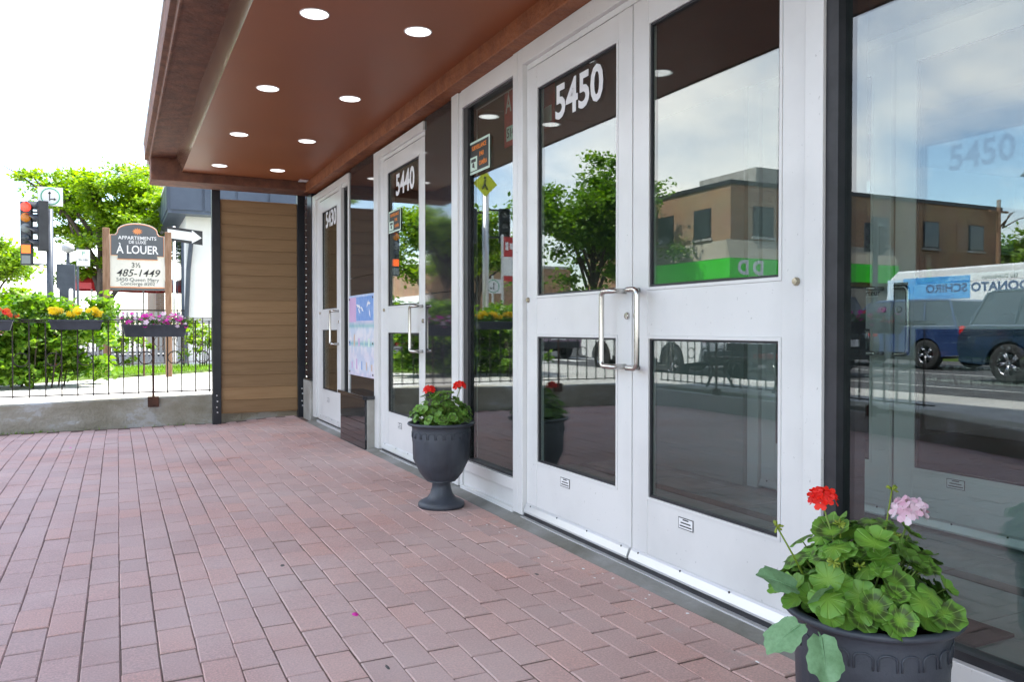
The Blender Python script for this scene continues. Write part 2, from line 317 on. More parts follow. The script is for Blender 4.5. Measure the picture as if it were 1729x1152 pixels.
def geranium_leaf_mat(name, ring):
    m, t, p = newmat(name); p.inputs['Roughness'].default_value = 0.48
    co = N(t, 'ShaderNodeTexCoord'); s_ = N(t, 'ShaderNodeVectorMath', operation='LENGTH')
    sx = N(t, 'ShaderNodeVectorMath', operation='MULTIPLY'); sx.inputs[1].default_value = (1,1,0)
    t.links.new(co.outputs['Object'], sx.inputs[0]); t.links.new(sx.outputs[0], s_.inputs[0])
    nz = N(t, 'ShaderNodeTexNoise'); nz.inputs['Scale'].default_value = 7; t.links.new(co.outputs['Object'], nz.inputs['Vector'])
    ad2 = N(t, 'ShaderNodeMath', operation='MULTIPLY_ADD'); ad2.inputs[1].default_value = 0.25; t.links.new(nz.outputs['Fac'], ad2.inputs[0]); t.links.new(s_.outputs['Value'], ad2.inputs[2])
    r = N(t, 'ShaderNodeValToRGB'); e = r.color_ramp.elements
    e[0].position = 0.25; e[0].color = (0.16,0.30,0.035,1); e[1].position = 1.10; e[1].color = (0.105,0.235,0.032,1)
    if ring:
        for pos, c in ((0.50,(0.11,0.24,0.03,1)), (0.66,(0.055,0.085,0.020,1)), (0.82,(0.050,0.090,0.022,1)), (0.95,(0.11,0.23,0.03,1))):
            k = e.new(pos); k.color = c
    t.links.new(ad2.outputs[0], r.inputs[0])
    oi = N(t, 'ShaderNodeObjectInfo'); mr = N(t, 'ShaderNodeMapRange'); mr.inputs['To Min'].default_value = 0.9; mr.inputs['To Max'].default_value = 1.65
    t.links.new(oi.outputs['Random'], mr.inputs[0])
    sxy = N(t, 'ShaderNodeSeparateXYZ'); t.links.new(co.outputs['Object'], sxy.inputs[0])
    at = N(t, 'ShaderNodeMath', operation='ARCTAN2'); t.links.new(sxy.outputs['Y'], at.inputs[0]); t.links.new(sxy.outputs['X'], at.inputs[1])
    av = N(t, 'ShaderNodeMath', operation='MULTIPLY'); av.inputs[1].default_value = 4.5; t.links.new(at.outputs[0], av.inputs[0])
    co_ = N(t, 'ShaderNodeMath', operation='COSINE'); t.links.new(av.outputs[0], co_.inputs[0])
    ab_ = N(t, 'ShaderNodeMath', operation='ABSOLUTE'); t.links.new(co_.outputs[0], ab_.inputs[0])
    vr = N(t, 'ShaderNodeMapRange'); vr.inputs['From Min'].default_value = 0.955; vr.inputs['From Max'].default_value = 1.0; vr.inputs['To Max'].default_value = 0.45; t.links.new(ab_.outputs[0], vr.inputs[0])
    vm = N(t, 'ShaderNodeMix', data_type='RGBA'); vm.inputs['B'].default_value = (0.22,0.36,0.07,1); t.links.new(vr.outputs[0], vm.inputs['Factor']); t.links.new(r.outputs[0], vm.inputs['A'])
    bpv = N(t, 'ShaderNodeBump'); bpv.inputs['Strength'].default_value = 0.4; bpv.inputs['Distance'].default_value = 0.05; bpv.invert = True; t.links.new(vr.outputs[0], bpv.inputs['Height']); t.links.new(bpv.outputs[0], p.inputs['Normal'])
    hs = N(t, 'ShaderNodeHueSaturation'); t.links.new(mr.outputs[0], hs.inputs['Value']); t.links.new(vm.outputs['Result'], hs.inputs['Color'])
    t.links.new(hs.outputs[0], p.inputs['Base Color'])
    tr = N(t, 'ShaderNodeBsdfTranslucent'); t.links.new(hs.outputs[0], tr.inputs['Color'])
    ms = N(t, 'ShaderNodeMixShader'); ms.inputs[0].default_value = 0.25
    t.links.new(p.outputs[0], ms.inputs[1]); t.links.new(tr.outputs[0], ms.inputs[2]); t.links.new(ms.outputs[0], t.nodes['Material Output'].inputs['Surface'])
    return m
M['ger'] = geranium_leaf_mat('geranium_leaf', False)
M['ger_ring'] = geranium_leaf_mat('zonal_geranium_leaf', True)
M['nast'] = mat('blue_green_leaf', (0.13,0.26,0.12), 0.5, 0, (0.18,0.33,0.17), 5)

# writing ----------------------------------------------------------
FAC = Matrix(((0,0,-1),(-1,0,0),(0,1,0)))        # reads when facing +X (on the facade)
FSY = Matrix(((1,0,0),(0,0,-1),(0,1,0)))         # reads when facing +Y
FNX = Matrix(((0,0,1),(1,0,0),(0,1,0)))          # reads when facing -X (across the street)
def text(name, body, size, loc, rot, m, parent=None, bold=0.0, shear=0.0, extrude=0.0006, align='CENTER', sx=1.0, space=1.0):
    c = bpy.data.curves.new(name, 'FONT'); c.body = body; c.size = size; c.align_x = align; c.align_y = 'CENTER'
    c.extrude = extrude; c.offset = bold*size; c.shear = shear; c.space_character = space; c.resolution_u = 3
    o = bpy.data.objects.new(name, c); COL.objects.link(o)
    me = bpy.data.meshes.new_from_object(o.evaluated_get(bpy.context.evaluated_depsgraph_get()))
    bpy.data.objects.remove(o); bpy.data.curves.remove(c)
    me.transform(Matrix.Diagonal((sx,1,1,1))); me.transform(rot.to_4x4())
    me.transform(Matrix.Translation(loc)); me.materials.clear()
    return link(name, me, m, parent)

# ------------------------------------------------------------------ ground, pavement, roads
def sheet(name, poly, z, m, label=None):
    b = MB(); b.add([(x,y,z) for x,y in poly], [tuple(range(len(poly)))])
    o = b.build(name, m); o['kind'] = 'structure'
    if label: o['label'] = label
    return o
def slab(name, poly, z0, z1, m):
    b = MB(); b.prism(poly, 2, z0, z1); o = b.build(name, m); o['kind'] = 'structure'; return o
sheet('ground', [(-900,-900),(900,-900),(900,900),(-900,900)], -0.30, M['walk'])
slab('road', [(-20.4,-60),(-7.2,-60),(-7.2,200),(-20.4,200)], -0.28, 0.05, M['asphalt'])
slab('cross_street', [(-7.2,26),(60,26),(60,34),(-7.2,34)], -0.28, 0.046, M['asphalt'])
slab('far_road', [(-90,20),(-20.4,20),(-20.4,30.5),(-90,30.5)], -0.28, 0.046, M['asphalt'])
# street sidewalks (raised about 0.2 over the terrace)
slab('sidewalk', [(-7.2,-30),(-4.62,-30),(-4.62,9.98),(0.6,9.98),(14,9.98),(14,16.6),(-0.4,16.33),(-2.27,14.75),(-3.4,13.8),(-4.7,13.4),(-4.7,26),(-7.2,26)], -0.2, 0.20, M['walk'])
slab('lawn', [(-4.7,13.4),(-3.4,13.8),(-2.27,14.75),(-0.4,16.33),(14,16.6),(14,18.4),(-4.7,18.4)], -0.2, 0.235, M['lawn_soil'])
slab('patio_paving', [(-4.7,18.4),(14,18.4),(14,26),(-4.7,26)], -0.2, 0.20, M['walk'])
slab('far_sidewalk', [(-23.0,-60),(-21.6,-60),(-21.6,20),(-23.0,20)], -0.2, 0.18, M['walk'])
slab('far_corner_sidewalk', [(-26,30.5),(-20.4,30.5),(-20.4,120),(-26,120)], -0.2, 0.18, M['walk'])
slab('parking_lot', [(-60,-60),(-23.0,-60),(-23.0,20),(-60,20)], -0.2, 0.10, M['asphalt'])
slab('verge', [(-21.6,-60),(-20.4,-60),(-20.4,20),(-21.6,20)], -0.2, 0.21, M['lawn_soil'])
for i, (x0, x1, y0, y1) in enumerate([(-13.95,-13.8,-40,19), (-11.6+1.2,-10.28,-40,19)] + [(-19.8+1.3*k, -19.2+1.3*k, 20.5, 23.5) for k in range(10)] + [(-13.95,-13.8,36,120)]):
    sheet('road_marking', [(x0,y0),(x1,y0),(x1,y1),(x0,y1)], 0.054, M['paint'])
# grass blades
def blades(name, pts, h, m, parent=None, wd=0.012):
    n = len(pts); a = rng.uniform(0, 6.28, n); hh = h*rng.uniform(0.5, 1.2, n); lean = rng.normal(0, 0.35, (n,2))*h
    P = np.asarray(pts); dx = np.stack([np.cos(a), np.sin(a), np.zeros(n)], 1)*wd/2
    v = np.empty((n,3,3)); v[:,0] = P-dx; v[:,1] = P+dx; v[:,2] = P; v[:,2,2] += hh; v[:,2,:2] += lean
    return npmesh(name, v.reshape(-1,3), np.arange(n*3).reshape(-1,3), m, parent)
def npmesh(name, v, f, m, parent=None, smooth=False):
    me = bpy.data.meshes.new(name); k = f.shape[1]; n = len(f)
    me.vertices.add(len(v)); me.vertices.foreach_set('co', np.ascontiguousarray(v, dtype=np.float32).ravel())
    me.loops.add(n*k); me.loops.foreach_set('vertex_index', np.ascontiguousarray(f, dtype=np.int32).ravel())
    me.polygons.add(n); me.polygons.foreach_set('loop_start', np.arange(0, n*k, k, dtype=np.int32))
    me.update(calc_edges=True); me.validate()
    if smooth: me.polygons.foreach_set('use_smooth', [True]*n)
    return link(name, me, m, parent)
gp = []
while len(gp) < 15000:
    x = random.uniform(-4.6, 2.5); y = random.uniform(13.5, 18.3)
    edge = 13.8 + (x+3.4)*0.84 if x > -3.4 else 13.55
    if y > edge + 0.02: gp.append((x, y, 0.235))
tag(blades('grass', gp, 0.07, M['grass']), 'bright green mown grass behind the black railing', 'grass', kind='stuff')

# ---- brick pavers of the terrace
PL, PW, PG = 0.2200, 0.1100, 0.0030
def sm(t): t = max(0., min(1., t)); return t*t*(3-2*t)
def gz(x, y):
    return -0.045*sm((y-8.3)/1.35)*sm((-x-0.15)/0.9) + 0.004*math.sin(x*2.1+1)*math.sin(y*1.3)
def pavmat():
    m, t, p = newmat('red_paver'); p.inputs['Roughness'].default_value = 0.85; p.inputs['Specular IOR Level'].default_value = 0.3
    g = N(t, 'ShaderNodeNewGeometry'); oi = N(t, 'ShaderNodeObjectInfo'); co = N(t, 'ShaderNodeTexCoord')
    a = N(t, 'ShaderNodeMath', operation='ADD'); fr = N(t, 'ShaderNodeMath', operation='FRACT')
    t.links.new(g.outputs['Random Per Island'], a.inputs[0]); t.links.new(oi.outputs['Random'], a.inputs[1]); t.links.new(a.outputs[0], fr.inputs[0])
    r = N(t, 'ShaderNodeValToRGB'); e = r.color_ramp.elements
    e[0].color = (0.34,0.160,0.130,1); e[1].color = (0.50,0.215,0.155,1)
    for pos, c in ((0.3,(0.41,0.205,0.172,1)), (0.6,(0.44,0.225,0.19,1)), (0.85,(0.47,0.20,0.15,1))): k = e.new(pos); k.color = c
    t.links.new(fr.outputs[0], r.inputs[0])
    # fine aggregate speckle
    nz = N(t, 'ShaderNodeTexNoise'); nz.inputs['Scale'].default_value = 150; nz.inputs['Detail'].default_value = 6; nz.inputs['Roughness'].default_value = 0.75; t.links.new(g.outputs['Position'], nz.inputs['Vector'])
    r2 = N(t, 'ShaderNodeValToRGB'); r2.color_ramp.elements[0].position = 0.36; r2.color_ramp.elements[1].position = 0.68
    r2.color_ramp.elements[0].color = (0.46,0.44,0.43,1); r2.color_ramp.elements[1].color = (1.52,1.50,1.49,1)
    t.links.new(nz.outputs['Fac'], r2.inputs[0])
    mu = N(t, 'ShaderNodeMix', data_type='RGBA', blend_type='MULTIPLY'); mu.inputs['Factor'].default_value = 1
    t.links.new(r.outputs[0], mu.inputs['A']); t.links.new(r2.outputs[0], mu.inputs['B'])
    # worn greyish film of dust in patches
    n3 = N(t, 'ShaderNodeTexNoise'); n3.inputs['Scale'].default_value = 1.1; n3.inputs['Detail'].default_value = 6; t.links.new(g.outputs['Position'], n3.inputs['Vector'])
    sp = N(t, 'ShaderNodeSeparateXYZ'); t.links.new(g.outputs['Position'], sp.inputs[0])
    ml = N(t, 'ShaderNodeMath', operation='MULTIPLY'); ml.inputs[0].default_value = 0.50
    r3 = N(t, 'ShaderNodeMapRange'); r3.inputs['From Min'].default_value = 0.3; r3.inputs['From Max'].default_value = 0.7; r3.inputs['To Min'].default_value = 0.65; r3.inputs['To Max'].default_value = 1.25
    t.links.new(n3.outputs['Fac'], r3.inputs[0]); t.links.new(r3.outputs[0], ml.inputs[1])
    md = N(t, 'ShaderNodeMix', data_type='RGBA'); md.inputs['B'].default_value = (0.61,0.515,0.49,1)
    t.links.new(ml.outputs[0], md.inputs['Factor']); t.links.new(mu.outputs['Result'], md.inputs['A'])
    # lime and paint blotches close to the threshold
    n4 = N(t, 'ShaderNodeTexNoise'); n4.inputs['Scale'].default_value = 7; n4.inputs['Detail'].default_value = 5; t.links.new(g.outputs['Position'], n4.inputs['Vector'])
    r4 = N(t, 'ShaderNodeMapRange'); r4.inputs['From Min'].default_value = 0.60; r4.inputs['From Max'].default_value = 0.72; t.links.new(n4.outputs['Fac'], r4.inputs[0])
    m5 = N(t, 'ShaderNodeMapRange'); m5.inputs['From Min'].default_value = -0.45; m5.inputs['From Max'].default_value = -0.15; m5.inputs['To Max'].default_value = 0.6; t.links.new(sp.outputs['X'], m5.inputs[0])
    m6 = N(t, 'ShaderNodeMath', operation='MULTIPLY'); t.links.new(r4.outputs[0], m6.inputs[0]); t.links.new(m5.outputs[0], m6.inputs[1])
    me = N(t, 'ShaderNodeMix', data_type='RGBA'); me.inputs['B'].default_value = (0.42,0.40,0.38,1)
    t.links.new(m6.outputs[0], me.inputs['Factor']); t.links.new(md.outputs['Result'], me.inputs['A'])
    t.links.new(me.outputs['Result'], p.inputs['Base Color'])
    bp = N(t, 'ShaderNodeBump'); bp.inputs['Strength'].default_value = 0.35; bp.inputs['Distance'].default_value = 0.003
    t.links.new(nz.outputs['Fac'], bp.inputs['Height']); t.links.new(bp.outputs[0], p.inputs['Normal'])
    return m
M['paver'] = pavmat()
M['joint'] = mat('joint_sand', (0.10,0.062,0.050), 0.95, 0, (0.20,0.14,0.115), 20, bump=0.5, bscale=150)
# bed sheet, following the same gentle surface
XE = -4.70
bed = MB(); nx, ny = 26, 70; y0b, y1b = -5.0, 9.95
for j in range(ny+1):
    for i in range(nx+1):
        x = XE + (0.02-XE)*i/nx; y = y0b + (y1b-y0b)*j/ny; bed.v.append((x, y, gz(x, y)-0.0042))
bed.f += [(j*(nx+1)+i, j*(nx+1)+i+1, (j+1)*(nx+1)+i+1, (j+1)*(nx+1)+i) for j in range(ny) for i in range(nx)]
pav = bed.build('brick_pavement', M['joint'], smooth=True); tag(pav, 'red and lilac brick pavers of the terrace', kind='structure')
def paver_geo(l, wd, h=0.045, ch=0.0034):
    a, b = l/2, wd/2
    v = []
    for z, c in ((-h,0), (-ch,0), (0,ch)):
        v += [(-b+c,-a+c,z), (b-c,-a+c,z), (b-c,a-c,z), (-b+c,a-c,z)]
    f = [(8,9,10,11)] + [(k*4+i, k*4+(i+1)%4, (k+1)*4+(i+1)%4, (k+1)*4+i) for k in range(2) for i in range(4)]
    return v, f
PV, PF = paver_geo(PL-0.0088, PW-0.0030)
pm = MB(); pm.add(PV, PF); pme = pm.mesh('paver'); pme.materials.append(M['paver'])
fwd = Vector((math.sin(R(26.1)), math.cos(R(26.1)), 0)); rgt = Vector((math.cos(R(26.1)), -math.sin(R(26.1)), 0))
slots = []
ncol = int((-0.105-XE)/PW)
for c in range(ncol):
    x = -0.108 - PW*(c+0.5); off = (0.5 if c % 2 else 0.0)*PL + random.uniform(-0.012, 0.012)
    wav = random.uniform(-0.0006, 0.0006)
    for k in range(int((9.9+2.2)/PL)):
        y = -2.2 + off + PL*(k+0.5) + random.gauss(0,0.0012)
        if y > 9.62 + 0.05*(x+0.99): continue
        d = Vector((x+1.98, y, -1.03)); zc = d.dot(fwd)
        u = d.dot(rgt)/max(zc, 1e-3)*1360 if zc > 0.3 else 9e9; vv = 1.03/max(zc, 1e-3)*1360
        vis = abs(u) < 880 and vv < 640
        slots.append((zc if vis else 1e6+zc, x + wav + 0.0012*math.sin(y*1.7+c), y, c))
slots.sort()
rest = MB()
for i, (k, x, y, c) in enumerate(slots):
    z = gz(x, y) + random.gauss(0, 0.0011); rz = random.gauss(0, 0.006)
    tx = random.gauss(0, 0.005) + (gz(x, y+.05)-gz(x, y-.05))/0.1; ty = random.gauss(0, 0.005) - (gz(x+.05, y)-gz(x-.05, y))/0.1
    if i < 300:
        o = bpy.data.objects.new('paver', pme); COL.objects.link(o); o.parent = pav
        o.location = (x, y, z); o.rotation_euler = (tx, ty, rz)
    else:
        Mx = Matrix.Translation((x, y, z)) @ Matrix.Rotation(rz, 4, 'Z') @ Matrix.Rotation(ty, 4, 'Y') @ Matrix.Rotation(tx, 4, 'X')
        rest.add([tuple(Mx @ Vector(p)) for p in PV], PF)
o = rest.build('paver', M['paver'], pav); o['kind'] = 'stuff'
# litter on the pavers: gum spots, petals, paint chips
gum = mat('dark_gum', (0.06,0.062,0.06), 0.8, 0, (0.11,0.10,0.095), 30)
def blot(name, x, y, rx, ry, m, h=0.0018):
    b = MB(); n = 12; z = gz(x, y)+0.0006
    ring = [(x+rx*math.cos(6.283*k/n)*random.uniform(.75,1.15), y+ry*math.sin(6.283*k/n)*random.uniform(.75,1.15)) for k in range(n)]
    b.add([(p[0],p[1],z) for p in ring]+[(x+(p[0]-x)*.6, y+(p[1]-y)*.6, z+h) for p in ring],
          [(i,(i+1)%n,n+(i+1)%n,n+i) for i in range(n)]+[tuple(range(n,2*n))])
    return b.build(name, m, pav, smooth=True)
for (x, y, r_) in [(-1.345,3.55,.012), (-0.50,3.05,.014), (-0.41,2.97,.008), (-1.95,2.5,.007), (-1.25,2.35,.008), (-0.75,5.6,.009)]:
    blot('gum_spot', x, y, r_*random.uniform(.6,1), r_*random.uniform(1.3,2.4), gum, 0.0008)
for k in range(26):
    blot('paint_chip', -0.135-abs(random.gauss(0,0.09)), random.uniform(1.55,4.2), random.uniform(.003,.008), random.uniform(.003,.010), M['white_vinyl'], 0.0012)
for (x, y) in [(-1.22,2.83), (-2.35,7.9)]: blot('fallen_petal', x, y, .012, .02, M['magenta'], .004)

# ------------------------------------------------------------------ the apartment building (near facade)
B = thing('apartment_building', 'storefront of the brick apartment building with brown canopy, white glass doors and black granite', 'building', (0,0,0))
M['brick_red'] = brickmat('red_brick', (0.20,0.085,0.06), (0.26,0.12,0.085), (0.25,0.23,0.21))
M['brick_dark'] = mat('dark_brown_brick', (0.035,0.018,0.014), 0.6, 0, (0.06,0.03,0.022), 6, bump=0.3, rand=0.25)
M['mortar'] = mat('pale_mortar', (0.10,0.09,0.082), 0.95)
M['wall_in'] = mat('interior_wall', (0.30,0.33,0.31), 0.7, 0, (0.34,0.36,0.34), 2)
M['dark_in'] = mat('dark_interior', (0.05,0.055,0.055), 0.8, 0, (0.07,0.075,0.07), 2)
M['greenwall'] = mat('green_grey_wall', (0.10,0.125,0.10), 0.7, 0, (0.12,0.15,0.12), 2)
M['tile'] = mat('marble_tile', (0.42,0.46,0.46), 0.16, 0, (0.55,0.58,0.58), 3.2, contrast=(0.45,0.6), rand=0.06)
M['tile_dark'] = mat('dark_tile', (0.03,0.03,0.033), 0.2, 0, (0.05,0.05,0.05), 6)
M['grout'] = mat('tile_grout', (0.10,0.10,0.10), 0.9)
M['mat_brown'] = mat('brown_coir', (0.035,0.028,0.027), 1.0, 0, (0.06,0.05,0.05), 60, bump=0.8)

# upper floors above the canopy (unseen, stretched past the corner to shade the paving)
MB().box(0.0,12,-8,9.74,2.86,10.2).build('upper_wall', M['brick_red'], B)
MB().box(0.06,12,-8,9.46,2.545,2.86).build('lintel', M['stucco'], B)
# rooms behind the glass
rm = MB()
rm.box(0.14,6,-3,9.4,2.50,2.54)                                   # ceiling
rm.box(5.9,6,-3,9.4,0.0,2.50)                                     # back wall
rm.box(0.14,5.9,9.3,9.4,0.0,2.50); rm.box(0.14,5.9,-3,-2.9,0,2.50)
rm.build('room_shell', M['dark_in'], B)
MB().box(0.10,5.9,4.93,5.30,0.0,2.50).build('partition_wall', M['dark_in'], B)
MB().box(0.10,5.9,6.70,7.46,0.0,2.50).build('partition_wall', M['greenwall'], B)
MB().box(1.10,1.22,5.30,6.15,0.0,2.50).build('lobby_wall', M['greenwall'], B)
MB().box(0.06,5.9,-3,9.4,-0.03,0.060).build('floor_slab', M['grout'], B)
fl = [c for c in B.children if c.name.startswith('floor_slab')][0]
for i in range(7):
    for j in range(-2, 12):
        x0 = 0.09+i*0.42; y0 = j*0.42
        if x0 > 1.46 and x0 < 1.6: pass
        dark = (i == 2)
        tb = MB().box(x0, x0+(0.09 if dark else 0.415), y0, y0+0.415, 0.058, 0.0685); tb.build('tile', M['tile_dark'] if dark else M['tile'], fl)
        if dark: MB().box(x0+0.094, x0+0.415, y0, y0+0.415, 0.058, 0.068).build('tile', M['tile'], fl)
dm = MB().box(0.10,0.52,1.55,2.55,0.0687,0.079).build('door_mat', M['mat_brown']); tag(dm, 'dark brown door mat on the vestibule tiles', 'mat')

def rect_ring(b, x0, x1, ya, yb, za, zb, t):
    """picture-frame of thickness t in the y-z plane between x0 and x1"""
    b.box(x0,x1,ya,ya+t,za,zb); b.box(x0,x1,yb-t,yb,za,zb); b.box(x0,x1,ya+t,yb-t,za,za+t); b.box(x0,x1,ya+t,yb-t,zb-t,zb)
screw = MB().lathe([(0.0052,0),(0.0048,-0.003),(0.002,-0.004)], 8, axis='x'); screw_me = screw.mesh('screw', True); screw_me.materials.append(M['black_ink'])
def handle_path(y0, y1, za, zb, x=0.0, out=0.070):
    """offset pull: straight out of the leaf, sideways, then down the grip"""
    sg = 1 if y1 > y0 else -1; r_ = 0.022
    pts = [(x,y0,zb), (x-out+r_,y0,zb)]
    pts += [(x-out+r_-r_*math.sin(a), y0+sg*(r_-r_*math.cos(a)), zb) for a in (0.4,0.8,1.2,1.57)]
    pts += [(x-out, y1-sg*r_, zb)]
    pts += [(x-out, y1-sg*r_+sg*r_*math.sin(a), zb-r_+r_*math.cos(a)) for a in (0.4,0.8,1.2,1.57)]
    low = [(p[0], p[1], za+zb-p[2]) for p in reversed(pts)]
    return pts + low
def door(label, ya, yb, x, hinge_hi, num=None, zoff=0.0, gm='glass', zs=None, handle=True, sticker=True, sw=0.106, sweep=True, fm='alu'):
    """leaf between ya<yb; hinge_hi: hinge stile on the far (+Y) side"""
    zt, g1t, g1b, g2t, g2b, zb = zs or (2.41, 2.30, 1.19, 1.00, 0.317, 0.050)
    z = lambda a: a + zoff
    g0, g1 = ya+sw, yb-sw
    b = MB()
    b.box(x,x+0.045,ya,g0,z(zb),z(zt)); b.box(x,x+0.045,g1,yb,z(zb),z(zt))
    for lo, hi in ((g1t,zt), (g2t,g1b), (zb,g2b)): b.box(x+0.0016,x+0.043,g0,g1,z(lo),z(hi))
    D = b.build('door', M[fm], B, bevel=0.002); D['label'] = label
    for lo, hi in ((g1b,g1t), (g2b,g2t)):
        bd = MB(); rect_ring(bd, x-0.003, x+0.012, g0-0.0, g1+0.0, z(lo), z(hi), 0.012); bd.build('glazing_bead', M[fm], D)
        gk = MB(); rect_ring(gk, x+0.004, x+0.016, g0+0.012, g1-0.012, z(lo)+0.012, z(hi)-0.012, 0.009); gk.build('gasket', M['rubber'], D)
        MB().box(x+0.012,x+0.020,g0+0.014,g1-0.014,z(lo)+0.014,z(hi)-0.014).build('pane', M[gm], D)
    if sweep:
        s_ = MB(); s_.prism([(x-0.001,z(0.040)),(x-0.022,z(0.040)),(x-0.024,z(0.050)),(x-0.012,z(0.080)),(x-0.003,z(0.089)),(x-0.001,z(0.089))], 1, ya+0.004, yb-0.004)
        s_.v = [(p[0],p[1],p[2]) for p in s_.v]
        s_.build('sweep', M['alu_sweep'], D, bevel=0.002)
        for k in range(4):
            o = bpy.data.objects.new('screw', screw_me); COL.objects.link(o); o.parent = D; o.location = (x-0.010, ya+0.06+(yb-ya-0.12)*k/3, z(0.080))
    if handle:
        y0 = ya+0.045 if hinge_hi else yb-0.045; y1 = y0+0.085 if hinge_hi else y0-0.085
        MB().tube(handle_path(y0, y1, z(0.865), z(1.192), x), 0.0118, 12).build('pull_handle', M['steel'], D, smooth=True)
        yl = ya+0.030 if hinge_hi else yb-0.030
        MB().lathe([(0.016,0),(0.016,-0.006),(0.013,-0.010),(0.006,-0.0105)], 20, (x,yl,z(1.085)), axis='x').build('lock', M['steel'], D, auto=True)
        yh = yb-0.016 if hinge_hi else ya+0.040
        MB().lathe([(0.014,0),(0.014,-0.005),(0.010,-0.012),(0.003,-0.0125)], 20, (x,yh,z(1.183)), axis='x').build('cylinder_plug', M['brass'], D, auto=True)
    if num:
        text('house_number', num, 0.232, (x+0.0105, (g0+g1)/2-0.02, z(2.155)), FAC, M['white_vinyl'], D, bold=0.025, sx=0.97, extrude=0.0004)
    if sticker:
        yc = (g0+g1)/2 + (0.08 if hinge_hi else 0.12)*1.0
        st = MB().box(x-0.0012,x-0.0002,yc-0.045,yc+0.045,z(0.245),z(0.290)).build('label_plate', M['black_ink'], D)
        MB().box(x-0.0016,x-0.0011,yc-0.042,yc+0.042,z(0.248),z(0.287)).build('label_face', M['white_vinyl'], D)
        for k, ww in enumerate((0.035,0.060,0.072)):
            MB().box(x-0.0020,x-0.0015,yc-ww/2,yc+ww/2,z(0.2795-k*0.0125),z(0.2795-k*0.0125)+0.005).build('label_line', M['black_ink'], D)
    return D
M['brass'] = mat('aged_brass', (0.52,0.46,0.34), 0.35, 0.9, (0.42,0.37,0.28), 20)

door('white double door leaf, hinged beside the glass panel', 2.876, 3.855, 0.0, True, '5450')
door('white double door leaf, hinged beside the large window', 1.902, 2.868, 0.0, False)
door('white single door between the granite panels', 5.460, 6.452, 0.0, True, '5440', zs=(2.41,2.303,1.198,1.01,0.342,0.052))
door('white single door beside the wooden screen', 7.905, 8.782, 0.0, True, '5430', zs=(2.385,2.268,1.21,1.017,0.36,0.072), zoff=0.012)
# jambs, heads, thresholds
fr = MB()
fr.box(-0.022,0.10,3.872,3.930,0.02,2.535)                         # left jamb of the pair
fr.box(-0.022,0.10,1.818,1.893,0.02,2.535)                         # right jamb
fr.box(-0.022,0.10,1.893,3.872,2.446,2.535)                        # head
fr.box(0.004,0.10,1.893,3.872,2.416,2.446)
fr.box(0.006,0.10,3.857,3.872,0.02,2.446)
fr.build('door_frame', M['alu'], B, bevel=0.0025)
fr = MB()
fr.box(-0.022,0.10,6.545,6.665,0.02,2.51); fr.box(0.002,0.10,6.462,6.545,0.02,2.51)
fr.box(-0.018,0.10,5.446,6.545,2.448,2.51); fr.box(0.004,0.10,5.446,6.462,2.418,2.448)
fr.build('door_frame', M['alu'], B, bevel=0.0025)
fr = MB()
fr.box(-0.022,0.10,8.915,9.06,0.05,2.50); fr.box(0.002,0.10,8.80,8.915,0.05,2.50)
fr.box(-0.018,0.10,7.512,8.915,2.44,2.50); fr.box(0.002,0.10,7.512,8.80,2.405,2.44)
fr.box(-0.014,0.10,7.822,7.895,0.05,2.44); fr.box(-0.014,0.10,7.512,7.553,0.05,2.44)
fr.build('door_frame', M['alu'], B, bevel=0.0025)
for y0, y1, z1 in ((1.89,3.87,0.034), (5.45,6.47,0.036), (7.6,8.82,0.052)):
    MB().box(-0.012,0.09,y0,y1,0.0,z1).build('threshold', M['rubber'], B)
    MB().box(-0.034,-0.0125,y0,y1,-0.01,z1-0.018).build('threshold_edge', M['alu_sweep'], B)
sl = MB(); rect_ring(sl, 0.02,0.06,7.553,7.822,0.055,2.405,0.03); S_ = sl.build('sidelight', M['rubber'], B)
MB().box(0.035,0.043,7.582,7.793,0.084,2.377).build('pane', M['glass'], S_)
# window beside 5450
wf = MB()
wf.box(-0.022,0.10,4.790,4.895,0.02,2.535); wf.box(-0.010,0.10,4.742,4.790,0.02,2.535); wf.box(-0.022,0.10,3.932,3.988,0.02,2.535)
wf.box(-0.016,0.10,3.988,4.742,2.425,2.535); wf.box(-0.020,0.10,3.988,4.742,0.135,0.200); wf.box(0.000,0.09,3.988,4.742,0.035,0.135); wf.box(-0.026,0.10,3.988,4.742,0.0,0.035)
WN = wf.build('window', M['alu'], B, bevel=0.0025); WN['label'] = 'tall fixed glass panel left of the double doors'
gk = MB(); gk.box(0.0,0.06,4.675,4.742,0.2,2.425); gk.box(0.0,0.06,3.988,4.000,0.2,2.425); gk.box(0.0,0.06,4.0,4.675,0.2,0.214); gk.box(0.0,0.06,4.0,4.675,2.41,2.425); gk.build('gasket', M['rubber'], WN)
MB().box(0.022,0.032,4.0,4.675,0.214,2.41).build('pane', M['glass'], WN)
# large window right of the doors
wf = MB(); wf.box(-0.024,0.10,-1.2,1.817,0.0,0.160); wf.box(-0.024,0.10,-1.2,1.817,2.47,2.535); wf.box(-0.024,0.10,-1.30,-1.2,0,2.535)
W2 = wf.build('window', M['alu'], B, bevel=0.0025); W2['label'] = 'large fixed shop window right of the double doors'
gk = MB(); gk.box(-0.010,0.115,1.770,1.817,0.16,2.47); gk.box(-0.004,0.05,-1.2,1.770,0.16,0.184); gk.box(-0.004,0.05,-1.2,1.770,2.45,2.47); gk.build('gasket', M['rubber'], W2)
MB().box(0.020,0.030,-1.2,1.770,0.184,2.45).build('pane', M['glass'], W2)
MB().box(-0.05,0.06,-8,-1.30,-0.02,2.86).build('front_wall', M['brick_red'], B)
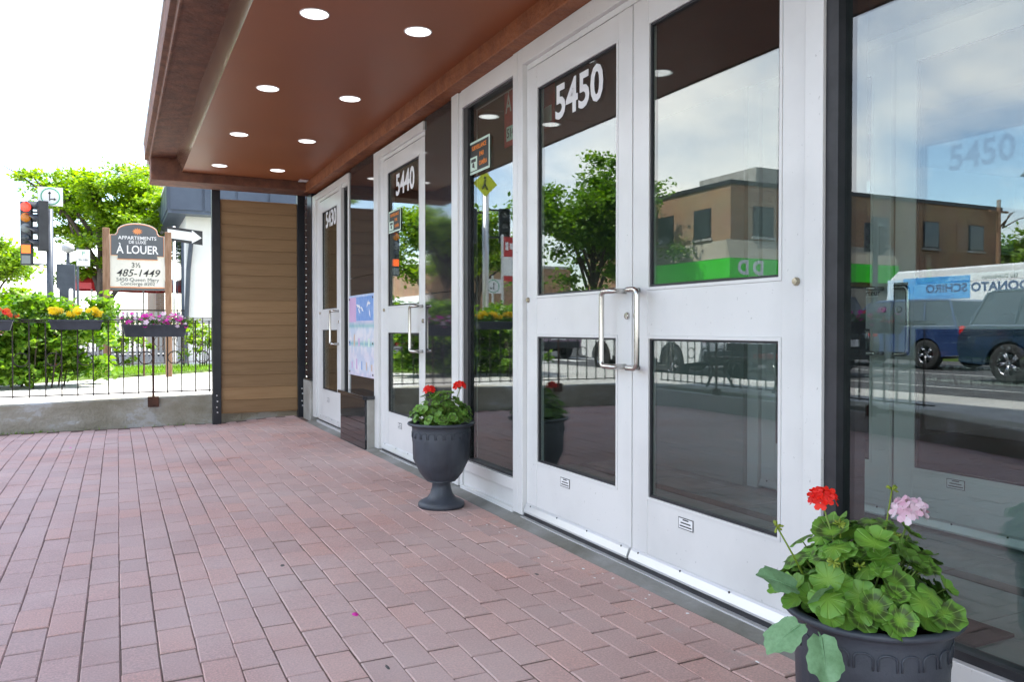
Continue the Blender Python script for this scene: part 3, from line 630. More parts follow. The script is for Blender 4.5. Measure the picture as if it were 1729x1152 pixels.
# inner vestibule doors, 1.5 m behind
zsi = (2.41,2.30,1.19,1.00,0.30,0.065)
ID = door('inner vestibule door with steel pull', 2.795, 3.690, 1.5, True, None, 0.04, 'glass_in', zsi)
ID2 = door('inner vestibule door near the large window', 1.86, 2.770, 1.5, False, None, 0.04, 'glass_in', zsi)
fr = MB(); fr.box(1.48,1.58,3.70,3.79,0.068,2.50); fr.box(1.48,1.58,1.76,1.85,0.068,2.50); fr.box(1.48,1.58,1.85,3.70,2.46,2.50); fr.box(1.47,1.495,2.772,2.793,0.10,2.44)
fr.build('inner_frame', M['alu'], B, bevel=0.002)
MB().box(1.45,1.60,3.79,4.93,0.068,2.50).build('inner_wall', M['wall_in'], B)
MB().box(1.45,1.60,-2.9,1.76,0.068,2.50).build('inner_wall', M['wall_in'], B)
sg = MB().box(1.492,1.4945,2.86,3.03,1.19,1.232).build('notice_strip', M['white_vinyl'], ID)
text('notice_text', 'Colporteur', 0.042, (1.4915,2.945,1.211), FAC, M['black_ink'], ID, bold=0.01)

# granite facing: slabs with a joint, base block with ledge
def granite_panel(y0, y1, zj, zt, x=-0.004, z0=0.0):
    MB().box(x,0.09,y0,y1,z0,zj-0.0015).build('granite_slab', M['granite'], B, bevel=0.0015)
    MB().box(x,0.09,y0,y1,zj+0.0015,zt).build('granite_slab', M['granite'], B, bevel=0.0015)
granite_panel(4.902, 5.440, 1.276, 2.530)
granite_panel(6.672, 7.508, 1.500, 2.530, z0=0.40)
MB().box(-0.104,-0.086,6.662,7.492,-0.02,0.222).build('granite_base_slab', M['granite'], B, bevel=0.002)
MB().box(-0.104,-0.086,6.662,7.492,0.225,0.425).build('granite_base_slab', M['granite'], B, bevel=0.002)
MB().box(-0.0855,-0.005,6.652,7.485,-0.03,0.425).build('base_block', M['concrete'], B, bevel=0.006)
MB().box(-0.125,-0.005,6.640,7.515,0.428,0.458).build('ledge', M['granite'], B, bevel=0.003)
# corner: navy pilaster on a stone stub, dark brick return
MB().box(-0.03,0.06,9.06,9.29,0.47,2.545).build('pilaster', M['navy'], B, bevel=0.004)
MB().box(-0.05,0.10,9.07,9.44,-0.05,0.445).build('stone_stub', M['concrete'], B, bevel=0.008)
MB().box(-0.055,0.10,9.06,9.45,0.448,0.470).build('stub_cap', M['granite'], B, bevel=0.003)
MB().box(0.004,0.30,9.292,9.50,0.47,2.86).build('brick_return', M['mortar'], B)
BR = [c for c in B.children if c.name.startswith('brick_return')][0]
bme = MB().box(-0.012,0.05,0,0.100,0,0.062).mesh('brick'); bme.materials.append(M['brick_dark'])
for k in range(28):
    for q in range(2):
        o = bpy.data.objects.new('brick', bme); COL.objects.link(o); o.parent = BR; o.location = (-0.002, 9.292+q*0.108+random.uniform(-.002,.002), 0.482+k*0.0735)
# concrete strip at the foot of the doors
kb = MB(); yy = [-5+0.35*i for i in range(42)]
for y in yy:
    if y > 9.2: break
    e = random.uniform(-0.008,0.008); kb.add([(0.02,y,0.018),(-0.034,y,0.012+random.uniform(-.003,.003)),(-0.106+e,y,gz(-0.1,y)-0.002),(-0.112+e,y,-0.05),(0.02,y,-0.05)], [])
n5 = len(kb.v)//5
kb.f = [(5*i+k, 5*(i+1)+k, 5*(i+1)+k+1, 5*i+k+1) for i in range(n5-1) for k in range(4)]
kb.build('door_kerb', M['concrete_wet'], B)

# canopy ------------------------------------------------------------
CZ = 2.64
MB().box(-1.372,-0.112,-5,8.93,CZ,CZ+0.012).build('soffit', M['soffit'], B)
bm_ = MB(); bm_.prism([(0.02,2.536),(-0.112,2.536),(-0.116,2.60),(-0.112,2.65),(0.02,2.65)], 1, -5, 9.05)
bm_.build('wall_beam', M['stucco2'], B, bevel=0.006)
eb = MB(); eb.prism([(-1.665,2.545),(0.02,2.545),(0.02,2.80),(-1.665,2.80)], 1, 8.95, 9.34)
eb.build('end_beam', M['stucco'], B, bevel=0.008)
# folded flashing with a slight sag, stucco fascia underside, outer lip
fs = MB(); ys = [-5+0.7*i for i in range(21)]
ys[-1] = 8.95
for i, y in enumerate(ys):
    s_ = 0.012*math.sin(i*1.9)+0.006*math.sin(i*4.3)
    fs.v += [(-1.372,y,CZ), (-1.385,y,CZ+0.03), (-1.405+s_*0.5,y,CZ+0.09), (-1.432+s_,y,2.785)]
fs.f = [(4*i+k, 4*(i+1)+k, 4*(i+1)+k+1, 4*i+k+1) for i in range(len(ys)-1) for k in range(3)]
fs.build('flashing', M['flash'], B, smooth=True)
fa = MB(); fa.prism([(-1.40,2.783),(-1.655,2.770),(-1.66,2.790),(-1.40,2.86)], 1, -5, 8.96); fa.build('fascia_soffit', M['stucco'], B)
fa = MB(); fa.prism([(-1.655,2.762),(-1.672,2.762),(-1.676,2.80),(-1.712,2.806),(-1.716,2.96),(-1.655,2.96)], 1, -5, 9.34); fa.build('fascia', M['stucco'], B, bevel=0.004)
MB().box(-1.725,-1.60,-5,9.35,2.962,2.985).build('fascia_cap', M['alu_sweep'], B)
MB().box(-1.65,0.0,-5,9.33,2.87,2.955).build('canopy_deck', M['stucco'], B)
# recessed downlights, 1.4 m apart in two rows
lens_m = mat('lit_lens', (0.95,0.95,0.93), 0.4, emit=0.55)
ltr = MB().lathe([(0.076,0.004),(0.076,-0.003),(0.073,-0.005),(0.069,-0.003),(0.069,0.004)], 32)
lle = MB().lathe([(0.069,0.0),(0.068,-0.003),(0.045,-0.0045),(0.002,-0.005)], 32)
def downlight(x, y, lab):
    t = thing('recessed_downlight', lab, 'downlight', (x, y, CZ), group='downlights in the canopy soffit')
    o = link('trim_ring', dl_me[0], None, t); o = link('lens', dl_me[1], None, t)
dl_me = [ltr.mesh('trim_ring', True), lle.mesh('lens', True)]
dl_me[0].materials.append(M['white_vinyl']); dl_me[1].materials.append(lens_m)
under = ['the large shop window', 'the double doors', 'the tall glass panel', 'the single door between granite slabs', 'the granite pier with the poster', 'the door beside the wooden screen']
for k in range(-1, 5):
    for q, x in enumerate((-1.065,-0.508)):
        downlight(x, 4.14+1.42*(k-1)+0.02, 'round white downlight %s, level with %s' % ('close to the facade' if q else 'towards the canopy edge', under[k+1]))
t = thing('soffit_sensor', 'small square white sensor in the canopy corner above the wooden screen', 'sensor', (-0.154,8.87,CZ))
MB().box(-0.05,0.05,-0.05,0.05,-0.012,0.0).build('housing', M['white_vinyl'], t, bevel=0.004); MB().box(-0.03,0.03,-0.03,0.03,-0.016,-0.0125).build('cover', M['alu_sweep'], t)

# ------------------------------------------------------------------ things on the facade
# poster screwed to the granite
P = thing('poster_panel', 'pastel poster under clear acrylic screwed to the black granite pier', 'poster', (-0.006,7.08,0.60))
def postermat():
    m, t, p = newmat('pastel_poster'); p.inputs['Roughness'].default_value = 0.12
    co = N(t, 'ShaderNodeTexCoord'); s_ = N(t, 'ShaderNodeSeparateXYZ'); t.links.new(co.outputs['Object'], s_.inputs[0])
    nz = N(t, 'ShaderNodeTexNoise'); nz.inputs['Scale'].default_value = 9; nz.inputs['Detail'].default_value = 4; t.links.new(co.outputs['Object'], nz.inputs['Vector'])
    r = N(t, 'ShaderNodeValToRGB'); e = r.color_ramp.elements; r.color_ramp.interpolation = 'LINEAR'
    e[0].position = 0.0; e[0].color = (0.72,0.68,0.78,1); e[1].position = 1.0; e[1].color = (0.55,0.68,0.85,1)
    for pos, c in ((0.10,(0.75,0.80,0.86,1)),(0.26,(0.70,0.72,0.80,1)),(0.36,(0.75,0.80,0.83,1)),(0.40,(0.35,0.62,0.60,1)),(0.45,(0.78,0.80,0.82,1)),(0.58,(0.72,0.80,0.85,1)),(0.62,(0.36,0.62,0.62,1)),(0.68,(0.66,0.66,0.80,1)),(0.73,(0.45,0.66,0.78,1)),(0.78,(0.60,0.70,0.85,1))):
        k = e.new(pos); k.color = c
    md = N(t, 'ShaderNodeMath', operation='DIVIDE'); md.inputs[1].default_value = 0.73; t.links.new(s_.outputs['Z'], md.inputs[0]); t.links.new(md.outputs[0], r.inputs[0])
    r2 = N(t, 'ShaderNodeValToRGB'); r2.color_ramp.elements[0].position = 0.45; r2.color_ramp.elements[1].position = 0.56
    r2.color_ramp.elements[0].color = (0.80,0.86,0.98,1); r2.color_ramp.elements[1].color = (1.1,1.02,1.04,1); t.links.new(nz.outputs['Fac'], r2.inputs[0])
    mu = N(t, 'ShaderNodeMix', data_type='RGBA', blend_type='MULTIPLY'); mu.inputs['Factor'].default_value = 0.8
    t.links.new(r.outputs[0], mu.inputs['A']); t.links.new(r2.outputs[0], mu.inputs['B']); t.links.new(mu.outputs['Result'], p.inputs['Base Color'])
    return m
pp = MB().box(-0.014,-0.006,-0.405,0.405,0,0.735).build('panel', postermat(), P, bevel=0.002)
blu = mat('poster_blue', (0.16,0.34,0.72), 0.15, 0, (0.30,0.46,0.80), 14); pnk = mat('poster_pink', (0.72,0.50,0.74), 0.15, 0, (0.66,0.44,0.70), 9)
MB().box(-0.0148,-0.0141,-0.39,0.15,0.50,0.715).build('picture', blu, P); MB().box(-0.0148,-0.0141,0.16,0.395,0.49,0.715).build('picture', pnk, P)
for k in range(7):
    c = (random.uniform(-0.33,0.10), random.uniform(0.54,0.68)); a = random.uniform(0,3)
    g_ = MB(); g_.add([(-0.0154,c[0]+0.05*math.cos(a+q)*s_,c[1]+0.05*math.sin(a+q)*s_) for q,s_ in ((0,1),(1.3,.3),(3.1,.9),(4.4,.3))], [(0,1,2,3)]); g_.build('picture_shape', M['white_vinyl'], P)
for k in range(10):
    y = -0.36+0.08*k; h = random.uniform(0.05,0.11); z0 = 0.27 if k % 2 else 0.06
    MB().box(-0.0152,-0.0145,y,y+random.uniform(0.02,0.045),z0,z0+h).build('picture_shape', random.choice([blu, pnk, M['mint'], mat('poster_tan',(0.6,0.45,0.36),0.3)]), P)
for y in (-0.38,0.38):
    for z in (0.03,0.30,0.70): MB().lathe([(0.009,-0.014),(0.009,-0.018),(0.004,-0.021)], 12, (0,y,z), axis='x').build('bolt', M['black_ink'], P)
# surveillance notices behind the glass
def cctv(name, y0, y1, z0, z1, x, lab):
    t = thing(name, lab, 'notice', (x,(y0+y1)/2,z0)); a, h = (y1-y0)/2, z1-z0
    MB().box(-0.001,0.001,-a,a,0,h).build('sheet', M['mint'], t)
    MB().box(-0.0018,-0.0012,-a*0.90,a*0.90,h*0.07,h*0.93).build('field', M['black_ink'], t)
    MB().box(-0.0025,-0.0019,a*0.18,a*0.86,h*0.10,h*0.52).build('pictogram', M['mint'], t)
    MB().box(-0.0031,-0.0026,a*0.30,a*0.76,h*0.36,h*0.46).build('camera_mark', M['black_ink'], t)
    MB().add([(-0.0031,a*0.62,h*0.34),(-0.0031,a*0.48,h*0.34),(-0.0031,a*0.40,h*0.16),(-0.0031,a*0.72,h*0.16),(-0.0031,a*0.66,h*0.22)],[(0,1,2,4)]).build('camera_mark', M['black_ink'], t)
    text('wording', 'SURVEILLANCE', h*0.185, (-0.0022,0,h*0.78), FAC, M['orange'], t, bold=0.02, sx=0.80*(a/h)*1.38)
    text('wording', 'PAR', h*0.20, (-0.0022,-a*0.25,h*0.53), FAC, M['orange'], t, bold=0.02, sx=0.9*(a/h)*1.4)
    text('wording', 'CAMÉRA', h*0.19, (-0.0022,-a*0.38,h*0.25), FAC, M['orange'], t, bold=0.02, sx=0.72*(a/h)*1.38)
cctv('camera_notice', 4.378, 4.690, 1.992, 2.193, 0.018, 'orange and black camera notice in the tall panel beside the double doors')
cctv('camera_notice', 6.020, 6.325, 1.800, 1.975, 0.006, 'orange and black camera notice in the single door between granite panels')
# red rental sign hanging inside the tall panel
t = thing('rental_sign', 'red À LOUER sign hanging inside the tall glass panel', 'sign', (0.10,4.06,2.105))
MB().box(-0.004,0.004,-0.32,0.28,0,0.335).build('board', M['red'], t)
MB().box(-0.0055,-0.0045,-0.30,0.25,0.03,0.115).build('number_strip', M['mint'], t)
text('wording', 'À LOUER', 0.15, (-0.0055,0.26,0.245), FAC, M['sign_cream'], t, bold=0.01, sx=0.75, align='LEFT')
text('wording', 'APPARTEMENT', 0.055, (-0.0055,0.13,0.145), FAC, M['black_ink'], t, bold=0.012, align='LEFT', sx=0.8)
text('wording', '514 485-1449', 0.075, (-0.0062,0.24,0.072), FAC, M['black_ink'], t, bold=0.015, align='LEFT', sx=0.8)
# ------------------------------------------------------------------ privacy screen of composite boards
PS = thing('privacy_screen', 'brown board privacy screen between two dark steel posts', 'screen', (-0.515,9.56,0))
for x0, x1, zs_, zb0 in ((-0.515,-0.425,(0.28,0.215,0.15,0.09),-0.06), (0.423,0.515,(0.33,0.27,0.185,0.13),-0.03)):
    p_ = MB().box(x0,x1,-0.045,0.045,zb0,2.60).build('post', M['navy'], PS, bevel=0.003)
    for k, z in enumerate(zs_):
        MB().lathe([(0.009,-0.045),(0.009,-0.050),(0.004,-0.054)], 10, ((x0+x1)/2+(0.004 if k % 2 else -0.002),0,z), axis='y').build('bolt', M['bolt'], p_)
    MB().box(x0-0.035,x1+0.035,-0.07,0.07,zb0-0.01,zb0+0.008).build('foot_plate', M['bolt'], p_)
pk = (2.483-0.081)/17
pk_me = MB().box(-0.4235,0.4215,-0.014,0.014,0.0008,pk-0.0008).box(-0.4235,0.4215,-0.004,0.004,-0.010,0.0012).mesh('plank'); pk_me.materials.append(M['plank'])
for k in range(17):
    o = bpy.data.objects.new('plank', pk_me); COL.objects.link(o); o.parent = PS; o.location = (0, random.uniform(-.001,.001), 0.081+k*pk)
    b = o.modifiers.new('bevel','BEVEL'); b.width = 0.0035; b.segments = 2
# low stone footing under the screen
# ------------------------------------------------------------------ retaining wall round the terrace (L-shaped)
wl = MB()
def wy(x): return 9.70 + 0.05*(x+0.99)
pts = [(-0.02,9.72,0.285), (-1.0,wy(-1.0),0.285), (-2.0,wy(-2),0.268), (-3.0,wy(-3),0.250), (-4.0,wy(-4),0.25), (-4.62,9.42,0.25), (-4.74,8.9,0.25), (-4.73,7.2,0.25), (-4.72,6.0,0.25), (-4.62,5.0,0.25), (-4.44,4.3,0.24), (-4.30,3.8,0.23), (-4.15,2.6,0.22), (-4.05,-4.0,0.215)]
for i, (x, y, z) in enumerate(pts):
    a = Vector(pts[max(i-1,0)][:2]); c = Vector(pts[min(i+1,len(pts)-1)][:2]); tv = (c-a).normalized(); nv = Vector((tv.y,-tv.x)) if True else None
    ox, oy = x - nv.x*-0.0 , y
    q = Vector((x,y)) + nv*0.34 if False else Vector((x,y)) - Vector((-tv.y,tv.x))*0.34
    if i == 0: q = Vector((x, y+0.34))
    wl.v += [(x,y,-0.12), (x,y,z-0.012), (x+(q.x-x)*.05,y+(q.y-y)*.05,z), (q.x,q.y,z), (q.x,q.y,-0.12)]
wl.f = [(5*i+k, 5*i+k+1, 5*(i+1)+k+1, 5*(i+1)+k) for i in range(len(pts)-1) for k in range(4)]
def wallmat():
    m, t, p = newmat('stained_wall'); p.inputs['Roughness'].default_value = 0.9
    g = N(t, 'ShaderNodeNewGeometry'); n1 = N(t, 'ShaderNodeTexNoise'); n1.inputs['Scale'].default_value = 2.4; n1.inputs['Detail'].default_value = 8; n1.inputs['Roughness'].default_value = 0.62
    mpn = N(t, 'ShaderNodeMapping'); mpn.inputs['Scale'].default_value = (0.7,0.7,1.3); t.links.new(g.outputs['Position'], mpn.inputs[0]); t.links.new(mpn.outputs[0], n1.inputs['Vector'])
    r = N(t, 'ShaderNodeValToRGB'); e = r.color_ramp.elements
    e[0].position = 0.36; e[0].color = (0.25,0.23,0.17,1); e[1].position = 0.68; e[1].color = (0.46,0.46,0.45,1)
    k = e.new(0.48); k.color = (0.32,0.30,0.24,1); k = e.new(0.54); k.color = (0.36,0.345,0.29,1); k = e.new(0.57); k.color = (0.42,0.42,0.40,1)
    t.links.new(n1.outputs['Fac'], r.inputs[0])
    t.links.new(r.outputs[0], p.inputs['Base Color'])
    n2 = N(t, 'ShaderNodeTexNoise'); n2.inputs['Scale'].default_value = 38; n2.inputs['Detail'].default_value = 6; t.links.new(g.outputs['Position'], n2.inputs['Vector'])
    ad3 = N(t, 'ShaderNodeMath', operation='ADD'); t.links.new(n1.outputs['Fac'], ad3.inputs[0]); t.links.new(n2.outputs['Fac'], ad3.inputs[1])
    bp = N(t, 'ShaderNodeBump'); bp.inputs['Strength'].default_value = 0.6; bp.inputs['Distance'].default_value = 0.02; t.links.new(ad3.outputs[0], bp.inputs['Height']); t.links.new(bp.outputs[0], p.inputs['Normal'])
    return m
wo_ = wl.build('retaining_wall', wallmat()); tag(wo_, 'low stained concrete retaining wall enclosing the brick terrace', 'wall')
# weeds and dirt along its foot
wp = [(x, wy(x)-0.01+random.uniform(-.01,.005), gz(x,9.6)-0.005) for x in [random.gauss(-2.75,0.1) for _ in range(40)] + [random.uniform(-3.4,-1.1) for _ in range(25)]]
tag(blades('weeds', wp, 0.035, M['grass'], wd=0.008), 'tiny weeds growing where the pavers meet the retaining wall', 'weeds', kind='stuff')

# ------------------------------------------------------------------ railings
RINGN = 20
def railing(name, label, p0, p1, z0, z1, sp, first_ring=0, posts=(), pw=0.012, ringz=0.71, mid=None, foot=0.0, bracket=True):
    p0, p1 = Vector(p0), Vector(p1); L = (p1-p0).length; d = (p1-p0)/L; ang = math.atan2(d.y, d.x)
    t = thing(name, label, 'railing', (p0.x, p0.y, z0-foot), ang)
    o_ = z0-foot
    MB().box(0,L,-0.020,0.020,z1-0.012-o_,z1-o_).build('top_rail', M['iron'], t, bevel=0.003)
    MB().box(0,L,-0.006,0.006,z1-0.034-o_,z1-0.022-o_).build('top_bar', M['iron'], t)
    MB().box(0,L,-0.014,0.014,z0-0.006-o_,z0+0.006-o_).build('bottom_rail', M['iron'], t, bevel=0.002)
    if mid: MB().box(0,L,-0.006,0.006,mid-0.005-o_,mid+0.005-o_).build('mid_rail', M['iron'], t)
    bme_ = MB().box(-pw/2,pw/2,-pw/2,pw/2,z0-0.02-o_,z1-0.012-o_).mesh('baluster'); bme_.materials.append(M['iron'])
    r_ = sp/2-pw*0.3
    rme = MB().tube([(r_*math.cos(2*math.pi*k/RINGN),0,r_*math.sin(2*math.pi*k/RINGN)) for k in range(RINGN)], 0.0060, 6, closed=True).mesh('ring', True); rme.materials.append(M['iron'])
    n = int(L/sp)
    for k in range(n+1):
        if k in posts:
            q = MB().box(-0.011,0.011,-0.011,0.011,-0.14 if bracket else -0.02,z1-0.012-o_).build('post', M['rust'], t); q.location = (k*sp+0.02,0.004,0)
            if bracket:
                MB().box(-0.055,0.055,-0.030,0.013,z0-0.165-o_-0.0,z0-0.052-o_).build('bracket', M['rust'], q, bevel=0.003)
        else:
            o = bpy.data.objects.new('baluster', bme_); COL.objects.link(o); o.parent = t; o.location = (k*sp+0.02,0,0)
        if k < n and (k-first_ring) % 2 == 0:
            o = bpy.data.objects.new('ring', rme); COL.objects.link(o); o.parent = t; o.location = (k*sp+0.02+sp/2,0,ringz-o_)
    return t
RY = 9.775
railing('railing', 'black iron railing with rings on the wall next to the wooden screen', (-1.03,9.672), (-4.55,9.496), 0.335, 1.125, 0.1455, 0, posts=(4,16))
railing('railing', 'black iron railing with rings on the street side of the terrace', (-4.705,9.05), (-4.600,4.85), 0.33, 1.10, 0.1455, 0, posts=(8,24))
railing('railing', 'further black iron railing at the edge of the lawn', (0.8,16.75), (-4.2,13.55), 0.43, 1.235, 0.20, 0, posts=(5,14,22), ringz=0.80, bracket=False, foot=0.2)

# ------------------------------------------------------------------ foliage helpers
def leaf_cloud(P, size, up=0.4, aspect=0.55, var=0.35):
    """diamond leaves, one quad folded slightly along the midrib -> 2 quads"""
    n = len(P); d = rng.normal(0,1,(n,3)); d[:,2] *= 0.5; d /= np.linalg.norm(d,axis=1)[:,None]
    nr = rng.normal(0,1,(n,3)); nr[:,2] = np.abs(nr[:,2])+up*2; s = np.cross(d,nr); s /= np.linalg.norm(s,axis=1)[:,None]
    sz = size*(1+rng.uniform(-var,var,n))[:,None]
    up_ = np.cross(s,d)
    v = np.empty((n,4,3)); v[:,0] = P; v[:,1] = P+d*sz*0.5+s*sz*aspect*0.5-up_*sz*0.06; v[:,2] = P+d*sz-up_*sz*0.12; v[:,3] = P+d*sz*0.5-s*sz*aspect*0.5-up_*sz*0.06
    return v.reshape(-1,3), np.arange(n*4).reshape(-1,4)
def ellipsoid_pts(n, c, r, shell=0.6):
    d = rng.normal(0,1,(n,3)); d /= np.linalg.norm(d,axis=1)[:,None]
    rad = (shell+(1-shell)*rng.random(n))[:,None]
    return np.array(c)+d*rad*np.array(r)
def flower_mesh(name, kind, m):
    b = MB()
    if kind == 'marigold':
        for ring, (n, r_, z, tl) in enumerate(((11,1.0,0.0,0.15),(9,0.78,0.16,0.3),(7,0.52,0.28,0.5),(5,0.28,0.36,0.8))):
            for k in range(n):
                a = 2*math.pi*k/n+ring*0.4; wd = 2.9*r_/n*1.3
                c_, s_ = math.cos(a), math.sin(a)
                pts_ = [(0.1*r_,0),(0.6*r_,wd/2),(r_,wd*0.35),(r_,-wd*0.35),(0.6*r_,-wd/2)]
                b.add([(x*c_-y*s_, x*s_+y*c_, z+tl*x*0.35) for x,y in pts_], [(0,1,2,3,4)])
        b.lathe([(0.25,-0.55),(0.32,-0.3),(0.3,0.0)], 7)
    else:
        for k in range(5):
            a = 2*math.pi*k/5; c_, s_ = math.cos(a), math.sin(a)
            pts_ = [(0.06,-0.05),(0.45,-0.36),(0.85,-0.34),(1.0,0.0),(0.85,0.34),(0.45,0.36),(0.06,0.05)]
            b.add([(x*c_-y*s_, x*s_+y*c_, 0.28*x*x-0.12*abs(y)) for x,y in pts_], [tuple(range(7))])
    me = b.mesh(name); me.materials.append(m); return me
FM = {k: flower_mesh('flower', kd, M[k]) for k, kd in (('yellow','marigold'),('orangep','marigold'),('magenta','five'),('redp','five'),('pinkp','five'))}
def flower_box(label, c, L, top, bot, depth, fk, nf, spread, rz=0, fs_=0.028, mixk=None, plants=3):
    t = thing('flower_box', label, 'flower box', (c[0],c[1],bot), rz, 'flower boxes hung on the railings'); h = top-bot
    b = MB(); a0, a1, d0, d1 = L/2*0.90, L/2, depth/2*0.75, depth/2
    b.v = [(-a0,-d0,0),(a0,-d0,0),(a0,d0,0),(-a0,d0,0),(-a1,-d1,h),(a1,-d1,h),(a1,d1,h),(-a1,d1,h),(-a1+.008,-d1+.008,h),(a1-.008,-d1+.008,h),(a1-.008,d1-.008,h),(-a1+.008,d1-.008,h),(-a0+.01,-d0+.01,h*.75),(a0-.01,-d0+.01,h*.75),(a0-.01,d0-.01,h*.75),(-a0+.01,d0-.01,h*.75)]
    b.f = [(0,3,2,1)]+[(i,(i+1)%4,4+(i+1)%4,4+i) for i in range(4)]+[(4+i,4+(i+1)%4,8+(i+1)%4,8+i) for i in range(4)]+[(8+i,8+(i+1)%4,12+(i+1)%4,12+i) for i in range(4)]
    T = b.build('trough', M['plastic'], t)
    rb = MB(); rect_ = [(-a1-.004,-d1-.006,h-.012),(a1+.004,d1+.006,h+.002)]
    rb.box(-a1-.005,a1+.005,-d1-.007,-d1+.001,h-.014,h+.003); rb.box(-a1-.005,a1+.005,d1-.001,d1+.007,h-.014,h+.003); rb.box(-a1-.006,-a1+.002,-d1,d1,h-.014,h+.003); rb.box(a1-.002,a1+.006,-d1,d1,h-.014,h+.003); rb.build('rim', M['plastic'], T)
    MB().add([(-a0,-d0,h*.8),(a0,-d0,h*.8),(a0,d0,h*.8),(-a0,d0,h*.8)],[(0,1,2,3)]).build('soil', M['soil'], t)
    cx = np.linspace(-L*0.38, L*0.38, plants)
    P_ = np.concatenate([ellipsoid_pts(int(520/plants), (x,0,h+spread*0.28), (L*0.46/plants+0.05,depth*0.62,spread*0.62), 0.3) for x in cx])
    v, f = leaf_cloud(P_, 0.035, 0.3, 0.5); npmesh('foliage', v, f, M['leaf_flower'], t)
    for k in range(nf):
        kk = mixk if (mixk and k % 3 == 0) else fk
        o = bpy.data.objects.new('flower', FM[kk]); COL.objects.link(o); o.parent = t
        x = random.choice(list(cx))+random.gauss(0,L*0.075); s_ = fs_*random.uniform(0.8,1.2)
        o.location = (x, random.uniform(-depth*0.62,depth*0.3), h+spread*random.uniform(0.35,0.98) if fk != 'magenta' else h+spread*random.uniform(-0.15,0.95)); o.scale = (s_,)*3
        o.rotation_euler = (R(random.uniform(15,75)), R(random.uniform(-25,25)), random.uniform(-.7,.7))
    return t
flower_box('dark flower box of yellow marigolds on the black railing', (-2.365,9.50), 0.49, 1.118, 1.018, 0.17, 'yellow', 40, 0.12, R(3), 0.033)
flower_box('dark flower box of magenta and pink flowers on the black railing', (-1.615,9.56), 0.64, 1.070, 0.940, 0.19, 'magenta', 66, 0.13, R(3), 0.027, 'pinkp', 4)
flower_box('dark flower box of red-orange flowers on the black railing beside the yellow marigolds', (-3.17,9.46), 0.50, 1.113, 1.010, 0.17, 'orangep', 22, 0.12, R(3), 0.03, 'redp')
flower_box('dark flower box of pinkish red flowers on the street side railing', (-4.62,5.55), 0.62, 1.09, 0.98, 0.18, 'magenta', 34, 0.14, R(90), 0.028, 'redp', 4)

def scatter_bush(name, label, c, r, n, lm, size, stems=7, clumps=40, cat='shrub', box=False, group=None):
    t = thing(name, label, cat, (c[0],c[1],c[2]), group=group)
    P_ = []
    for k in range(clumps):
        if box: q = np.array([random.uniform(-r[0],r[0]), random.uniform(-r[1],r[1]), random.uniform(0.12,1)*2*r[2]])
        else:
            d = rng.normal(0,1,3); d /= np.linalg.norm(d); q = d*np.array(r)*random.uniform(0.55,0.95); q[2] = abs(q[2]) if random.random() < .8 else q[2]; q[2] += r[2]*0.9
        cr = random.uniform(0.16,0.30)*min(1.0, max(r))
        P_.append(ellipsoid_pts(n//clumps, q, (cr,cr,cr*0.7), 0.2))
    P_ = np.concatenate(P_); P_[:,2] = np.maximum(P_[:,2], 0.02)
    v, f = leaf_cloud(P_, size, 0.35, 0.62); npmesh('foliage', v, f, lm, t)
    b = MB()
    for k in range(stems):
        x, y = random.uniform(-r[0],r[0])*0.8, random.uniform(-r[1],r[1])*0.7
        b.tube([(x*0.8,y*0.8,-0.05),(x*0.9,y*0.9,r[2]*0.8),(x*1.05+random.uniform(-.1,.1),y*1.05,r[2]*1.6)], [0.014,0.011,0.005], 5)
    b.build('stems', M['bark'], t, smooth=True)['kind'] = 'stuff'
    return t
scatter_bush('hedge', 'dense bright green leafy hedge behind the flower boxes', (-3.35,13.15,0.2), (1.25,0.45,0.60), 20000, M['leaf_hedge'], 0.095, 14, 150, 'hedge', True)
scatter_bush('hedge', 'clipped green hedge at the street end of the railing', (-4.15,12.3,0.2), (0.40,0.40,0.42), 1500, M['leaf_hedge'], 0.07, 6, 24, 'hedge', True)
scatter_bush('shrub', 'small yellow-green shrub between the rental sign and the white building', (-0.55,17.3,0.235), (0.50,0.4,0.55), 1700, M['leaf_lime'], 0.075, 6, 26)
scatter_bush('shrub', 'low light green shrub behind the rental sign posts', (-1.75,18.0,0.235), (0.45,0.3,0.40), 1000, M['leaf_lime'], 0.07, 5, 18)

